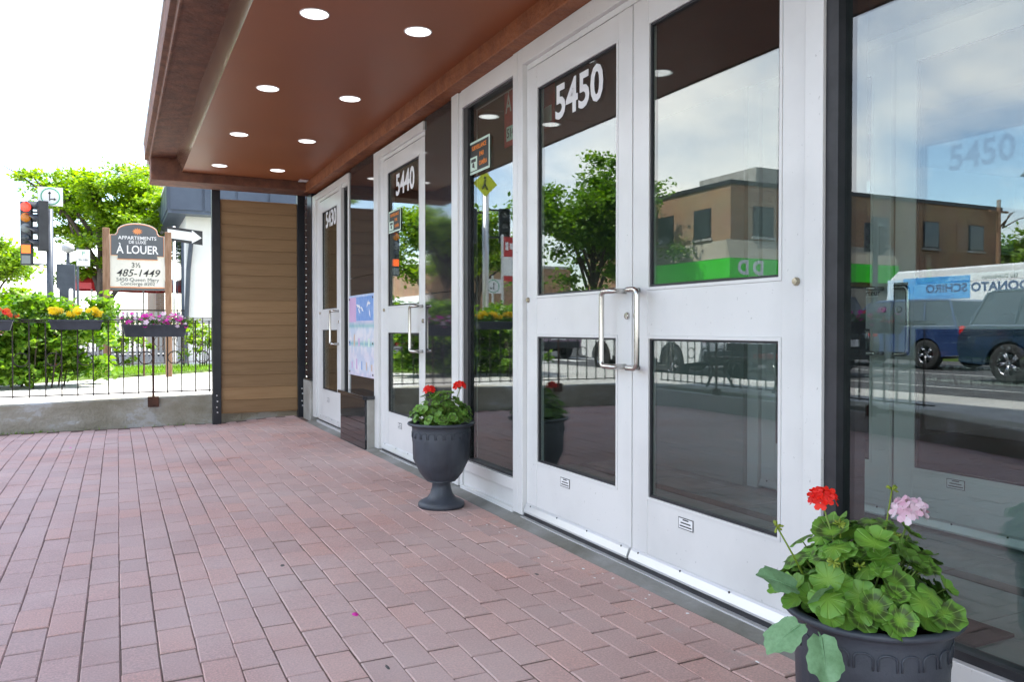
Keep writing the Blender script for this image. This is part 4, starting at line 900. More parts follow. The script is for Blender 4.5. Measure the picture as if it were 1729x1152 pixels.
# ------------------------------------------------------------------ urn planters with geraniums
URN = [(0.130,0.150),(0.150,0.165),(0.158,0.20),(0.163,0.28),(0.1660,0.375),(0.1680,0.385),(0.1680,0.400),(0.1685,0.445),(0.1690,0.462),(0.176,0.470),(0.190,0.474),(0.196,0.481),(0.193,0.489),(0.182,0.491),(0.172,0.487),(0.164,0.470),(0.158,0.430)]
def urn(label, loc, pedestal=True, rz=0.3):
    t = thing('planter_urn', label, 'planter', loc, rz, 'charcoal planter urns by the doors')
    z0 = 0.0 if pedestal else -0.105
    def panel(a, i):                                # eight vertical panels with soft ribs on the body
        if 1 <= i <= 4: return 1 - 0.020*max(0, 1-abs(((a*8/(2*math.pi)) % 1)-0.5)*14)
        return 1.0
    prof = [(0.060,0.145),(0.085,0.150)] + [(r_*(0.62+0.38*sm((z-0.14)/0.13)) if z < 0.28 else r_, z) for r_, z in URN]
    b = MB(); b.lathe([(r_, z+z0) for r_, z in prof], 96, mod=lambda a, i: panel(a, i-2)); bo = b.build('bowl', M['plastic'], t, smooth=True)
    # band of little arches under the rim
    am = MB(); na = 22
    for k in range(na):
        a = 2*math.pi*k/na
        arc = [(math.sin(th)*0.019, 0.405+max(0,math.cos(th))*0.012+(0.022 if abs(math.cos(th)) >= 0 and abs(th) < 1.6 else 0)) for th in np.linspace(-1.57,1.57,7)]
        arc = [(-0.019,0.404)]+arc+[(0.019,0.404)]
        am.tube([(0.1690*math.cos(a+q/0.169), 0.1690*math.sin(a+q/0.169), z+z0) for q, z in arc], 0.0026, 5)
    am.build('arch_band', M['plastic'], bo, smooth=True)
    if pedestal:
        MB().lathe([(0.132,0.0),(0.135,0.012),(0.132,0.026),(0.112,0.038),(0.085,0.050),(0.066,0.075),(0.056,0.11),(0.052,0.140),(0.062,0.150)], 64, mod=lambda a, i: 1-0.02*(math.cos(a*8) > 0.92 and 3 < i < 8)).build('pedestal', M['plastic'], t, smooth=True)
    else:
        MB().lathe([(0.075,0.0),(0.080,0.02),(0.072,0.042),(0.062,0.047)], 48).build('foot', M['plastic'], t, smooth=True)
    MB().lathe([(0.158,0.438+z0),(0.10,0.446+z0),(0.01,0.45+z0)], 40).build('soil', M['soil'], t, smooth=True)
    return t
def leaf_geo(lobes=7, cup=0.22, notch=0.35):
    """round scalloped geranium leaf of unit radius, stalk at the origin"""
    b = MB(); n = 56; rings = (0.0, 0.45, 0.8, 1.0)
    v = [(0,0,0)]
    for r_ in rings[1:]:
        for k in range(n):
            a = 2*math.pi*k/n
            lob = 1 + 0.10*abs(math.sin(a*lobes/2+0.2)) - 0.05 + 0.02*math.sin(a*lobes*4)
            nt_ = 1 - notch*math.exp(-((a-math.pi)/0.22)**2)
            rr = r_*(1+(lob*nt_-1)*r_)
            z = cup*rr*rr*0.8 + 0.055*math.sin(a*lobes)*r_*r_ - (0.10 if r_ < .5 else 0)*0
            v.append((rr*math.cos(a), rr*math.sin(a), z))
    f = [(0,1+k,1+(k+1)%n) for k in range(n)]
    for q in range(2): f += [(1+q*n+k, 1+(q+1)*n+k, 1+(q+1)*n+(k+1)%n, 1+q*n+(k+1)%n) for k in range(n)]
    b.v, b.f = v, f
    return b
LG = []
for i, (lb, cp) in enumerate(((7,0.25),(7,-0.22),(6,0.42))):
    for mm in ('ger','ger_ring'):
        me = leaf_geo(lb, cp).mesh('leaf', True); me.materials.append(M[mm]); LG.append(me)
# coarse blue-green leaf with wavy edge
lb_ = MB(); n = 40; lb_.v = [(0,0,0)]
for r_ in (0.5,1.0):
    for k in range(n):
        a = 2*math.pi*k/n; rr = r_*(1+0.07*math.sin(a*5+1)*r_+0.05*math.sin(a*11)*r_); lb_.v.append((rr*math.cos(a)*1.15+0.95, rr*math.sin(a)*0.85, 0.18*math.sin(rr*math.sin(a)*2.5)**2-0.10*(rr*math.cos(a)+1)**2*0.5))
lb_.v[0] = (0.95,0,-0.03)
lb_.f = [(0,1+k,1+(k+1)%n) for k in range(n)]+[(1+k,1+n+k,1+n+(k+1)%n,1+(k+1)%n) for k in range(n)]
lb_.tube([(-0.4,0,-0.25),(0,0,0.0),(0.9,0,-0.012),(1.7,0,-0.16)], [0.04,0.05,0.035,0.01], 5)
NAST = lb_.mesh('leaf', True); NAST.materials.append(M['nast'])
def orient(nv, spin):
    q = Vector(nv).normalized().to_track_quat('Z','Y').to_matrix().to_4x4()
    return (q @ Matrix.Rotation(spin, 4, 'Z')).to_euler()
FLO = {}
def flower_head(t, k, p, r_, nfl, stem_from):
    b = MB(); b.tube([stem_from, ((stem_from[0]+p[0])/2+0.004, (stem_from[1]+p[1])/2, (stem_from[2]+p[2])/2+0.01), (p[0],p[1],p[2]-r_*0.5)], [0.0032,0.0028,0.0022], 7)
    for q in range(nfl):
        d = Vector((random.gauss(0,1),random.gauss(0,1),random.uniform(-0.1,1.2))).normalized()
        b.tube([(p[0],p[1],p[2]-r_*0.5), (p[0]+d.x*r_*0.85,p[1]+d.y*r_*0.85,p[2]+d.z*r_*0.75)], 0.0011, 4)
    H = b.build('flower_stalk', M['stem'], t, smooth=True)
    for q in range(nfl):
        a = q*2.399; zz = 1-1.15*(q+0.5)/nfl; d = Vector((math.cos(a)*math.sqrt(max(0,1-zz*zz)), math.sin(a)*math.sqrt(max(0,1-zz*zz)), zz))
        o = bpy.data.objects.new('floret', FM[k]); COL.objects.link(o); o.parent = H; s_ = r_*random.uniform(0.50,0.62)
        o.location = (p[0]+d.x*r_*0.9, p[1]+d.y*r_*0.9, p[2]+d.z*r_*0.75); o.scale = (s_,)*3; o.rotation_euler = orient(d+Vector((random.gauss(0,.2),random.gauss(0,.2),.1)), random.uniform(0,6))
def bud_head(t, p, stem_from, r_=0.012):
    b = MB(); b.tube([stem_from, ((stem_from[0]+p[0])/2, (stem_from[1]+p[1])/2+0.004, (stem_from[2]+p[2])/2+0.008), p], [0.0026,0.0022,0.0018], 6)
    for q in range(11):
        d = Vector((random.gauss(0,1),random.gauss(0,1),random.gauss(0.3,.8))).normalized(); e = Vector(p)+d*r_*1.3
        b.tube([p, tuple(Vector(p)+d*r_*0.5), tuple(Vector(p)+d*r_), tuple(e)], [0.0008,0.0022,0.0028,0.0006], 6)
    b.build('bud_cluster', M['bud'], t, smooth=True)
def geranium(label, loc, rx, h, n, lr, heads, buds, seed, coarse=()):
    random.seed(seed)
    t = thing('geranium_plant', label, 'plant', loc)
    st = MB()
    for k in range(n):
        i = k+0.5; ph = k*2.399963 + random.gauss(0,.25); zz = 1 - 1.05*(i/n)            # spread over a dome
        rad = math.sqrt(max(0, 1-min(1,max(0,zz))**2))*random.uniform(0.78,1.06)
        if zz < 0.25: rad = min(rad, 0.86)
        if random.random() < 0.28: rad *= 0.62; zz *= 0.62
        p = Vector((rx*rad*math.cos(ph), rx*rad*math.sin(ph), max(0.03, h*max(0,zz)*random.uniform(0.82,1.05))+0.008))
        if rad > 0.70: p.z = max(p.z, 0.060+0.02*random.random())
        nv = Vector((p.x/rx*0.85, p.y/rx*0.85, 0.42+max(0,zz)*0.8)) + Vector((random.gauss(0,.22),random.gauss(0,.22),random.gauss(0,.12)))
        o = bpy.data.objects.new('leaf', random.choice(LG)); COL.objects.link(o); o.parent = t
        s_ = lr*random.uniform(0.68,1.22); o.location = p; o.scale = (s_,s_,s_); o.rotation_euler = orient(nv, random.uniform(0,6.28))
        st.tube([(p.x*0.15,p.y*0.15,-0.02), (p.x*0.6,p.y*0.6,p.z*0.55), tuple(p-nv.normalized()*0.002)], [0.0030,0.0022,0.0016], 5)
    st.build('stems', M['stem'], t, smooth=True)['kind'] = 'stuff'
    for k, p, r_, nf in heads: flower_head(t, k, p, r_, nf, (p[0]*0.5,p[1]*0.5,h*0.3))
    for p in buds: bud_head(t, p, (p[0]*0.6,p[1]*0.6,h*0.35))
    for p, s_, rot in coarse:
        o = bpy.data.objects.new('leaf', NAST); COL.objects.link(o); o.parent = t; o.location = p; o.scale = (s_,)*3; o.rotation_euler = rot
    return t
urn('charcoal pedestal urn standing in front of the tall glass panel', (-0.300,4.36,0.0))
geranium('red geranium with small leaves in the pedestal urn', (-0.300,4.36,0.452), 0.185, 0.205, 210, 0.0255, [('redp',(-0.085,-0.03,0.225),0.030,13), ('redp',(0.085,-0.075,0.245),0.033,15)], [], 3)
urn('charcoal bowl urn without pedestal below the large window', (-0.412,1.306,0.0), False, 0.9)
# local axes of the near plant: camera right and towards the camera
cr_ = Vector((math.cos(R(26.1)), -math.sin(R(26.1)), 0)); cf_ = Vector((-0.77,-0.63,0))
def near(r_, f_, z): v = cr_*r_ + cf_*f_; return (v.x, v.y, z)
geranium('large geranium with red and pale pink blooms in the bowl urn', (-0.428,1.314,0.346), 0.200, 0.232, 185, 0.0355,
    [('redp',near(-0.092,0.02,0.290),0.030,13), ('pinkp',near(0.104,0.02,0.262),0.036,13)],
    [near(0.066,0.0,0.312), near(-0.195,0.05,0.235), near(-0.055,0.03,0.235), near(-0.005,0.11,0.160), near(0.075,0.03,0.205), near(-0.062,0.13,0.175)], 5,
    [(near(-0.150,0.085,0.105),0.043,(R(-28),R(-25),R(158))), (near(-0.135,0.14,0.040),0.044,(R(-22),R(28),R(170))), (near(-0.085,0.165,0.02),0.046,(R(-10),R(48),R(235))), (near(-0.100,0.13,0.085),0.034,(R(20),R(-50),R(250)))])
random.seed(21)
# ------------------------------------------------------------------ trees
def tree(name, label, loc, H, r, nleaf, lm, size, trunk_h, tr=0.14, seed=1, clumps=60, flat=0.35, lean=(0,0), group=None, low=0.3):
    random.seed(seed); global rng; rng = np.random.default_rng(seed)
    t = thing(name, label, 'tree', loc, group=group)
    b = MB(); tips = []
    top = Vector((lean[0],lean[1],H*0.86))
    b.tube([(0,0,-0.1),(lean[0]*0.1+0.04,lean[1]*.1,trunk_h*0.5),(lean[0]*0.3,lean[1]*0.3,trunk_h),(lean[0]*0.7,lean[1]*.7,(trunk_h+H)*0.5),tuple(top)], [tr*1.25,tr,tr*0.85,tr*0.45,tr*0.12], 9)
    nl = 11
    for k in range(nl):
        a = k*2.4+random.uniform(-.4,.4); z0 = trunk_h*random.uniform(0.75,1.0)+(H-trunk_h)*0.5*k/nl
        f = random.uniform(0.5,0.84); zt = z0+(H-z0)*random.uniform(0.35,0.8)
        st_ = Vector((lean[0]*z0/H,lean[1]*z0/H,z0)); e = Vector((r[0]*f*math.cos(a),r[1]*f*math.sin(a),zt))+Vector((lean[0],lean[1],0))
        m1 = st_.lerp(e,0.4)+Vector((0,0,(zt-z0)*0.12)); m2 = st_.lerp(e,0.72)+Vector((0,0,(zt-z0)*0.08))
        b.tube([tuple(st_),tuple(m1),tuple(m2),tuple(e)], [tr*0.5,tr*0.34,tr*0.2,tr*0.06], 6)
        tips += [m1.lerp(m2,.6), m2, e]
        for q in range(3):
            s2 = st_.lerp(e, random.uniform(0.4,0.85)); e2 = s2+Vector((random.gauss(0,r[0]*0.28),random.gauss(0,r[1]*0.28),random.uniform(0.05,0.22)*H)); b.tube([tuple(s2),tuple(s2.lerp(e2,.5)+Vector((0,0,.05*H*random.random()))),tuple(e2)], [tr*0.2,tr*0.12,tr*0.04], 5); tips += [e2, s2.lerp(e2,.6)]
    b.build('trunk', M['bark'], t, smooth=True)
    P_ = []
    zc = H*(1+low)/2; hz = H*(1-low)/2
    cen = [np.array(p) for p in tips]
    while len(cen) < clumps:
        d = rng.normal(0,1,3); d /= np.linalg.norm(d); q = d*random.uniform(0.5,0.97)
        cen.append(np.array([lean[0]+q[0]*r[0], lean[1]+q[1]*r[1], zc+q[2]*hz]))
    for q in cen[:clumps+10]:
        cr = random.uniform(0.16,0.34)*max(r)
        P_.append(ellipsoid_pts(nleaf//(clumps+10), q, (cr,cr,cr*flat), 0.05))
    P_ = np.concatenate(P_); k_ = ((P_[:,0]-lean[0])/r[0])**2+((P_[:,1]-lean[1])/r[1])**2+((P_[:,2]-zc*0.92)/(hz*1.12))**2; P_ = P_[k_ < 1.12+0.25*rng.random(len(P_))]
    v, f = leaf_cloud(P_, size, 0.5, 0.6); npmesh('crown', v, f, lm, t)
    return t
tree('street_tree', 'spreading lime green tree behind the traffic light', (-2.35,24,0.2), 5.3, (2.35,2.3), 36000, M['leaf_lime'], 0.12, 1.7, 0.15, 4, 110, 0.32, low=0.34)
tree('street_tree', 'bright green tree in front of the brick corner bank', (-21.6,38.0,0.15), 10.4, (5.0,4.6), 30000, M['leaf_green'], 0.27, 2.2, 0.22, 9, 120, 0.5, group='trees along the street', low=0.14)
tree('street_tree', 'tall bright green tree far along the near side of the street', (-15.3,44.0,0.05), 9.0, (4.2,4.0), 11000, M['leaf_lime'], 0.30, 2.6, 0.22, 15, 70, 0.45, group='trees along the street')
tree('street_tree', 'leafy green tree behind the far sidewalk of the street', (-23.4,58.0,0.15), 9.6, (5,5), 9000, M['leaf_lime'], 0.34, 3.0, 0.25, 22, 60, 0.5, group='trees along the street')
tree('street_tree', 'round green tree beyond the brick bank', (-53,37,0.1), 9.8, (5.5,4.5), 9000, M['leaf_green'], 0.36, 2.6, 0.3, 31, 60, 0.5, group='trees along the street', low=0.2)
tree('street_tree', 'dark green tree in front of the red brick house', (-46,27,0.1), 6.6, (3.6,3.2), 7000, M['leaf_green'], 0.32, 1.8, 0.25, 37, 50, 0.5, group='trees along the street', low=0.2)
tree('street_tree', 'pale yellow-green tree far down the road', (-7.9,52,0.2), 3.6, (2.3,2.3), 6000, M['leaf_lime'], 0.24, 1.0, 0.16, 41, 40, 0.5, group='trees along the street', low=0.15)
tree('street_tree', 'green tree on the near sidewalk past the crossing', (-10.0,66,0.1), 8.2, (4.2,4.2), 6000, M['leaf_lime'], 0.34, 2.4, 0.2, 43, 50, 0.5, group='trees along the street', low=0.2)
# shade tree by the kerb behind the photographer's left, whose shadow lies on the sidewalk
tree('street_tree', 'street tree at the kerb shading the sidewalk beside the terrace', (-6.7,0.4,0.2), 7.4, (2.6,2.6), 7000, M['leaf_green'], 0.17, 2.6, 0.13, 47, 50, 0.45, group='trees along the street')
random.seed(77); rng = np.random.default_rng(77)

# ------------------------------------------------------------------ rental sign on the lawn
S = thing('rental_sign', 'cream and grey À LOUER board between two cedar posts on the lawn', 'sign', (-1.665,15.0,0.235), R(-2))
for x in (-0.475,0.475): MB().box(x-0.052,x+0.052,-0.05,0.05,-0.1,2.47 if x < 0 else 2.44).build('post', M['wood_post'], S, bevel=0.006)
zb = 1.44
MB().box(-0.42,0.42,-0.02,0.02,zb,2.32).build('board', M['sign_cream'], S, bevel=0.004)
arch = [(-0.405,2.02),(0.405,2.02),(0.405,2.355),(0.33,2.36),(0.30,2.40)]+[(0.30*math.cos(a),2.42+0.13*math.sin(a)) for a in np.linspace(0.15,math.pi-0.15,12)]+[(-0.30,2.40),(-0.33,2.36),(-0.405,2.355)]
MB().prism([(x*1.035,(z-2.2)*1.06+2.2) for x,z in arch], 1, -0.030,0.018).build('header_border', M['sign_cream'], S)
MB().prism([(x*1.01,(z-2.2)*1.02+2.2) for x,z in arch], 1, -0.034,-0.028).build('header_rim', M['sign_orange'], S)
MB().prism([(x*0.985,(z-2.2)*0.985+2.2) for x,z in arch], 1, -0.038,-0.033).build('header', M['sign_grey'], S)
MB().box(-0.30,0.30,-0.0365,-0.022,1.965,2.03).build('header_drop', M['sign_grey'], S); MB().box(-0.31,0.31,-0.030,-0.0215,1.953,1.967).build('header_drop_rim', M['sign_orange'], S)
st = MB(); st.v = [(0,-0.040,2.43)]+[((0.085 if k % 2 == 0 else 0.05)*math.cos(math.pi*k/12)*1.0, -0.040, 2.43+(0.062 if k % 2 == 0 else 0.036)*math.sin(math.pi*k/12)) for k in range(24)]
st.f = [(0,1+(k+1)%24,1+k) for k in range(24)]; st.build('sunburst', M['sign_orange'], S)
text('wording', 'APPARTEMENTS', 0.083, (0,-0.041,2.315), FSY, M['white_vinyl'], S, bold=0.012, sx=0.98)
text('wording', 'DE LUXE', 0.072, (0,-0.041,2.245), FSY, M['white_vinyl'], S, bold=0.012, sx=0.95)
text('wording', 'À LOUER', 0.195, (0,-0.041,2.115), FSY, M['white_vinyl'], S, bold=0.014, sx=0.80)
text('wording', '3½', 0.115, (-0.02,-0.023,1.86), FSY, M['black_ink'], S, bold=0.004)
text('wording', '485-1449', 0.17, (0,-0.023,1.725), FSY, M['black_ink'], S, bold=0.004, shear=0.28, sx=1.02)
text('wording', '5450 Queen Mary', 0.085, (0,-0.023,1.615), FSY, M['sign_grey'], S, sx=1.05)
text('wording', 'Concierge #202', 0.080, (0,-0.023,1.548), FSY, M['sign_grey'], S, sx=1.02)
MB().box(-0.415,0.415,-0.024,-0.0205,zb+0.038,zb+0.055).build('stripe', M['sign_orange'], S); MB().box(-0.415,0.415,-0.024,-0.0205,zb,zb+0.036).build('stripe', M['sign_grey'], S)
# one-way arrow sign
S = thing('arrow_sign', 'black street sign with a white arrow in front of the white building', 'sign', (-0.86,19.0,0.2))
MB().tube([(0,0,0),(0,0,3.06)], 0.028, 8).build('pole', M['bolt'], S, smooth=True)
pl_ = MB(); pl_.prism([(-0.14,-0.155),(0.58,-0.155),(0.58,0.155),(-0.14,0.155)], 1, -0.034,-0.029); pl_.v = [(x,y,z+2.88-0.10*x) for x,y,z in pl_.v]; pl_.build('plate', M['black_ink'], S)
ar = MB(); ar.prism([(-0.13,-0.095),(0.36,-0.095),(0.36,-0.145),(0.56,0.0),(0.36,0.145),(0.36,0.095),(-0.13,0.095)], 1, -0.038,-0.035); ar.v = [(x,y,z+2.88-0.10*x) for x,y,z in ar.v]; ar.build('arrow', M['white'], S)
# ------------------------------------------------------------------ traffic signals
M['sig'] = mat('signal_black', (0.015,0.018,0.022), 0.45, 0, (0.03,0.034,0.04), 7)
M['l_red'] = mat('red_lamp', (1.0,0.035,0.02), 0.3, emit=0.6); M['l_amb'] = mat('amber_lens', (0.45,0.14,0.005), 0.25, emit=0.03)
M['l_hand'] = mat('orange_hand_lamp', (1.0,0.13,0.01), 0.3, emit=0.35); M['l_off'] = mat('dark_lens', (0.16,0.18,0.19), 0.2); M['l_blk'] = mat('black_lens', (0.02,0.03,0.035), 0.2)
M['turn_green'] = mat('sign_green', (0.02,0.30,0.16), 0.4); M['yel'] = mat('yellow_green_sign', (0.62,0.66,0.01), 0.4, emit=0.0)
M['pole_blue'] = mat('dark_blue_grey_pole', (0.035,0.045,0.065), 0.45, 0.1, (0.055,0.068,0.09), 6)
def signal_head(t, lens, loc, rz, sz=0.25, wd=0.24, visor=True, mt='sig'):
    n = len(lens); h = n*sz
    b = MB(); b.cbox((0,0,-h/2), (wd,0.16,h)); Hd = b.build('signal_head', M[mt], t, bevel=0.01); Hd.location = loc; Hd.rotation_euler = (0,0,rz)
    for k, lm in enumerate(lens):
        zc = -sz*(k+0.5)
        if lm in ('l_hand','tbox'):
            MB().cbox((0,-0.083,zc), (wd*0.78,0.01,sz*0.78)).build('pedestrian_lamp', M['l_hand' if lm == 'l_hand' else 'l_off'], Hd); continue
        MB().lathe([(0.085,-0.080),(0.082,-0.088),(0.05,-0.096),(0.004,-0.099)], 20, (0,0,zc), axis='y').build('lens', M[lm], Hd, smooth=True)
        if visor:
            v = MB(); m_ = 13
            for i in range(m_):
                a = math.pi*(-0.12+1.24*i/(m_-1)); v.v += [(0.098*math.cos(a),-0.08,zc+0.098*math.sin(a)), (0.098*math.cos(a),-0.08-0.20*(0.45+0.55*max(0,math.sin(a))),zc+0.098*math.sin(a))]
            v.f = [(2*i,2*i+1,2*i+3,2*i+2) for i in range(m_-1)]; v.build('visor', M[mt], Hd, smooth=True)
    return Hd
def turn_sign(t, loc, rot, s=0.4):
    a = MB().cbox((0,0,0),(s,s*0.85,0.006)).build('turn_sign', M['white'], t); a.location = loc; a.rotation_euler = rot
    r_ = s*0.37; MB().tube([(r_*math.cos(k*math.pi/14),r_*math.sin(k*math.pi/14),0.005) for k in range(28)], s*0.022, 6, closed=True).build('green_ring', M['turn_green'], a)
    g_ = MB(); g_.box(-s*.05,-s*.01,-s*.2,s*.16,0.003,0.008); g_.box(-s*.01,s*.17,-s*.14,-s*.10,0.003,0.008)
    g_.add([(-s*.10,s*.12,0.008),(s*.04,s*.12,0.008),(-s*.03,s*.23,0.008)],[(0,1,2)]); g_.add([(s*.14,-s*.19,0.008),(s*.24,-s*.12,0.008),(s*.14,-s*.05,0.008)],[(0,1,2)]); g_.build('turn_arrows', M['black_ink'], a)
T = thing('traffic_light', 'traffic light showing red with a square turn sign on top of its blue-grey pole', 'traffic light', (-3.08,17.0,0.2))
MB().tube([(0,0,-0.2),(0,0,3.02)], 0.058, 12).build('pole', M['pole_blue'], T, smooth=True)
signal_head(T, ['l_red','l_amb','l_off','l_blk','l_hand','tbox'], (-0.36,-0.02,3.12), R(-6), 0.19, 0.18, visor=False)
h2 = signal_head(T, ['l_off','l_off','l_off','l_off'], (-0.10,-0.10,3.14), R(-80), 0.225, 0.215)
MB().cbox((-0.15,0,2.95),(0.32,0.03,0.03)).cbox((-0.15,0,2.0),(0.32,0.03,0.03)).build('bracket_arm', M['pole_blue'], T)
turn_sign(T, (0.02,-0.08,3.24), (R(90),0,0), 0.40)
T = thing('signal_cabinet', 'tall dark grey cabinet beside the traffic light pole', 'cabinet', (-2.83,17.1,0.2))
MB().box(-0.15,0.15,-0.12,0.12,0,2.02).build('cabinet_body', M['pole_blue'], T, bevel=0.01); MB().box(-0.13,0.13,-0.124,-0.1205,0.1,1.9).build('cabinet_door', M['pole_blue'], T)
for dx in (-0.135,0.085):
    T = thing('striped_marker', 'red and white striped marker post in front of the dark cabinet', 'post', (-2.83+dx,16.9,0.2), group='striped posts at the cabinet')
    for k in range(8): MB().tube([(0,0,k*0.19),(0,0,k*0.19+0.19)], 0.036, 10).build('band', M['white'] if k % 2 else M['red'], T, smooth=False)
    MB().lathe([(0.036,1.52),(0.03,1.55),(0.01,1.565)], 10).build('cap', M['white'], T)
T = thing('street_sign', 'white parking sign on a slim pole behind the cabinet', 'sign', (-2.75,20.0,0.2))
MB().tube([(0,0,0),(0,0,2.6)], 0.025, 8).build('pole', M['pole_blue'], T); MB().box(-0.02,0.24,-0.035,-0.028,2.2,2.56).build('plate', M['white'], T)
text('wording', 'P', 0.12, (0.11,-0.037,2.47), FSY, M['turn_green'], T); text('wording', '9h-18h', 0.065, (0.11,-0.037,2.33), FSY, M['black_ink'], T)
grey_l = mat('grey_lamp', (0.30,0.31,0.32), 0.4, 0, (0.36,0.37,0.38), 6)
T = thing('street_lamp', 'globe street lamp behind the traffic light', 'lamp', (-2.98,21.0,0.2))
MB().tube([(0,0,0),(0,0,2.55)], 0.04, 10).build('pole', M['pole_blue'], T); MB().lathe([(0.02,2.55),(0.12,2.60),(0.14,2.68),(0.10,2.76),(0.02,2.79)], 20).build('globe', grey_l, T, smooth=True)

# ------------------------------------------------------------------ white building, brick house and patio behind the lawn
M['brick_tan'] = brickmat('tan_brick', (0.29,0.185,0.115), (0.36,0.24,0.155), (0.34,0.31,0.27))
M['brick_brown'] = brickmat('brown_brick', (0.33,0.175,0.085), (0.42,0.235,0.12), (0.36,0.29,0.22))
M['bay'] = mat('blue_grey_panel', (0.055,0.075,0.11), 0.4, 0, (0.07,0.095,0.135), 3)
M['pane_far'] = mat('dark_window_glass', (0.03,0.04,0.045), 0.06, 0, (0.05,0.06,0.065), 1.5, spec=0.8)
Wb = thing('white_building', 'white rendered building with a blue-grey panelled band along its top', 'building', (0,20,0.2))
MB().box(-0.55,9,0,9,0,3.42).build('wall', M['white'], Wb)
MB().box(-0.95,9.1,-0.45,9.1,3.42,4.15).build('band', M['bay'], Wb)
for k in range(14):
    x0 = -0.90+0.72*k; MB().box(x0,x0+0.66,-0.475,-0.452,3.50,4.02).build('band_panel', M['bay'], Wb)
for k in range(10): MB().box(-0.975,-0.952,-0.40+k*0.9,0.42+k*0.9,3.50,4.02).build('band_panel', M['bay'], Wb)
MB().box(-0.97,9.1,-0.47,9.1,4.152,4.20).build('coping', M['white'], Wb)
for k in range(5):
    g_ = MB().box(-0.60,-0.553,0.6+1.6*k,2.0+1.6*k,0.5,3.1).build('shop_window', M['bay'], Wb); MB().box(-0.612,-0.6015,0.68+1.6*k,1.92+1.6*k,0.58,3.02).build('pane', M['pane_far'], g_)
MB().tube([(-0.60,-0.06,0.0),(-0.50,-0.06,2.2),(-0.42,-0.06,3.0)], 0.05, 8).build('downpipe', M['pole_blue'], Wb)
Bb = thing('brick_house', 'tan brick building rising behind the white building', 'building', (1.0,31,0.2))
MB().box(-1.75,14,0,9,0,9.5).build('wall', M['brick_tan'], Bb)
for k in range(5):
    for z in (4.6,7.2): g_ = MB().box(-1.3+2.9*k,-0.1+2.9*k,-0.03,0.01,z,z+1.5).build('window', M['white'], Bb); MB().box(-1.22+2.9*k,-0.18+2.9*k,-0.05,-0.031,z+.08,z+1.42).build('pane', M['pane_far'], g_)
MB().box(-1.78,14.1,-0.1,9.1,9.5,9.8).build('coping', M['concrete'], Bb)
# patio umbrellas and fence
def umbrella(x, y, lab, s=1.0):
    t = thing('patio_umbrella', lab, 'umbrella', (x,y,0.2), random.uniform(0,1), 'umbrellas on the patio')
    MB().tube([(0,0,0),(0,0,2.4)], 0.022, 8).build('pole', M['white'], t)
    b = MB(); b.v = [(0,0,2.55*1.0)]+[(1.25*s*math.cos(k*math.pi/4),1.25*s*math.sin(k*math.pi/4),2.05) for k in range(8)]+[(1.27*s*math.cos(k*math.pi/4),1.27*s*math.sin(k*math.pi/4),1.88) for k in range(8)]
    b.f = [(0,1+k,1+(k+1)%8) for k in range(8)]+[(1+k,9+k,9+(k+1)%8,1+(k+1)%8) for k in range(8)]; b.build('canopy', M['red'], t)
for x, y, l in ((-2.6,24.9,'red patio umbrella left of the rental sign'), (-1.3,25.4,'red patio umbrella behind the rental sign'), (-0.2,25.2,'red patio umbrella beside the white building')):
    umbrella(x, y, l, 0.62)
F = thing('patio_fence', 'grey slatted patio fence behind the rental sign', 'fence', (-1.7,20.5,0.2))
grey = mat('grey_slats', (0.30,0.30,0.30), 0.7, 0, (0.38,0.37,0.36), 4)
for k in range(22): MB().box(-1.1+0.1*k,-1.04+0.1*k,-0.012,0.012,0.05,1.22).build('slat', grey, F)
MB().box(-1.15,1.1,0.014,0.05,0.25,0.31).box(-1.15,1.1,0.014,0.05,1.0,1.06).build('rail', grey, F)
MB().box(-1.2,1.15,-0.03,0.03,1.24,1.27).build('cap_rail', M['iron'], F)

# ------------------------------------------------------------------ across the street: corner bank, house
K = thing('bank_building', 'two-storey brown brick corner building with a bright green sign band', 'building', (-26.4,32.4,0.1))
MB().box(-22.0,0,0,14,0,8.4).build('wall', M['brick_brown'], K)
MB().box(-22.1,0.08,-0.08,14.1,8.4,8.62).build('coping', M['rubber'], K)
MB().box(-9.5,-4.5,3,8,8.62,10.2).build('roof_hut', M['concrete'], K)
gsign = mat('vivid_green_sign', (0.03,0.42,0.015), 0.35, 0, (0.035,0.46,0.02), 2, emit=0.22)
MB().box(-12.2,0.35,-0.35,0.0,3.55,4.55).box(0.0,0.35,0.0,8.0,3.55,4.55).build('sign_band', gsign, K)
awm = mat('beige_awning', (0.30,0.275,0.215), 0.8, 0, (0.36,0.33,0.26), 2)
MB().prism([(-0.30,4.57),(0.0,5.55),(0.02,4.57)], 0, -12.2, 0.3).build('awning', awm, K)
aw2 = MB(); aw2.prism([(0.02,4.57),(0.33,4.57),(0.02,5.55)], 1, 0.0, 8.0); aw2.build('awning', awm, K)
for x in (-0.55,-1.55): text('sign_letter', 'D', 1.0, (x,-0.36,4.05), FSY, M['white_vinyl'], K, bold=0.05)
for k, x in enumerate((-2.2,-6.6,-11.0,-15.4,-19.6)):
    f_ = MB().box(x-0.70,x+0.70,-0.05,0.02,5.75,7.35).build('window', M['rubber'], K); MB().box(x-0.62,x+0.62,-0.075,-0.052,5.83,7.27).build('pane', M['pane_far'], f_); MB().box(x-0.80,x+0.80,-0.12,0.0,5.62,5.745).build('sill', M['concrete'], f_)
for k, y in enumerate((2.2,5.4,8.6,11.8)):
    f_ = MB().box(-0.02,0.05,y-0.7,y+0.7,5.75,7.35).build('window', M['rubber'], K); MB().box(0.052,0.075,y-0.62,y+0.62,5.83,7.27).build('pane', M['pane_far'], f_); MB().box(0.0,0.12,y-0.8,y+0.8,5.62,5.745).build('sill', M['concrete'], f_)
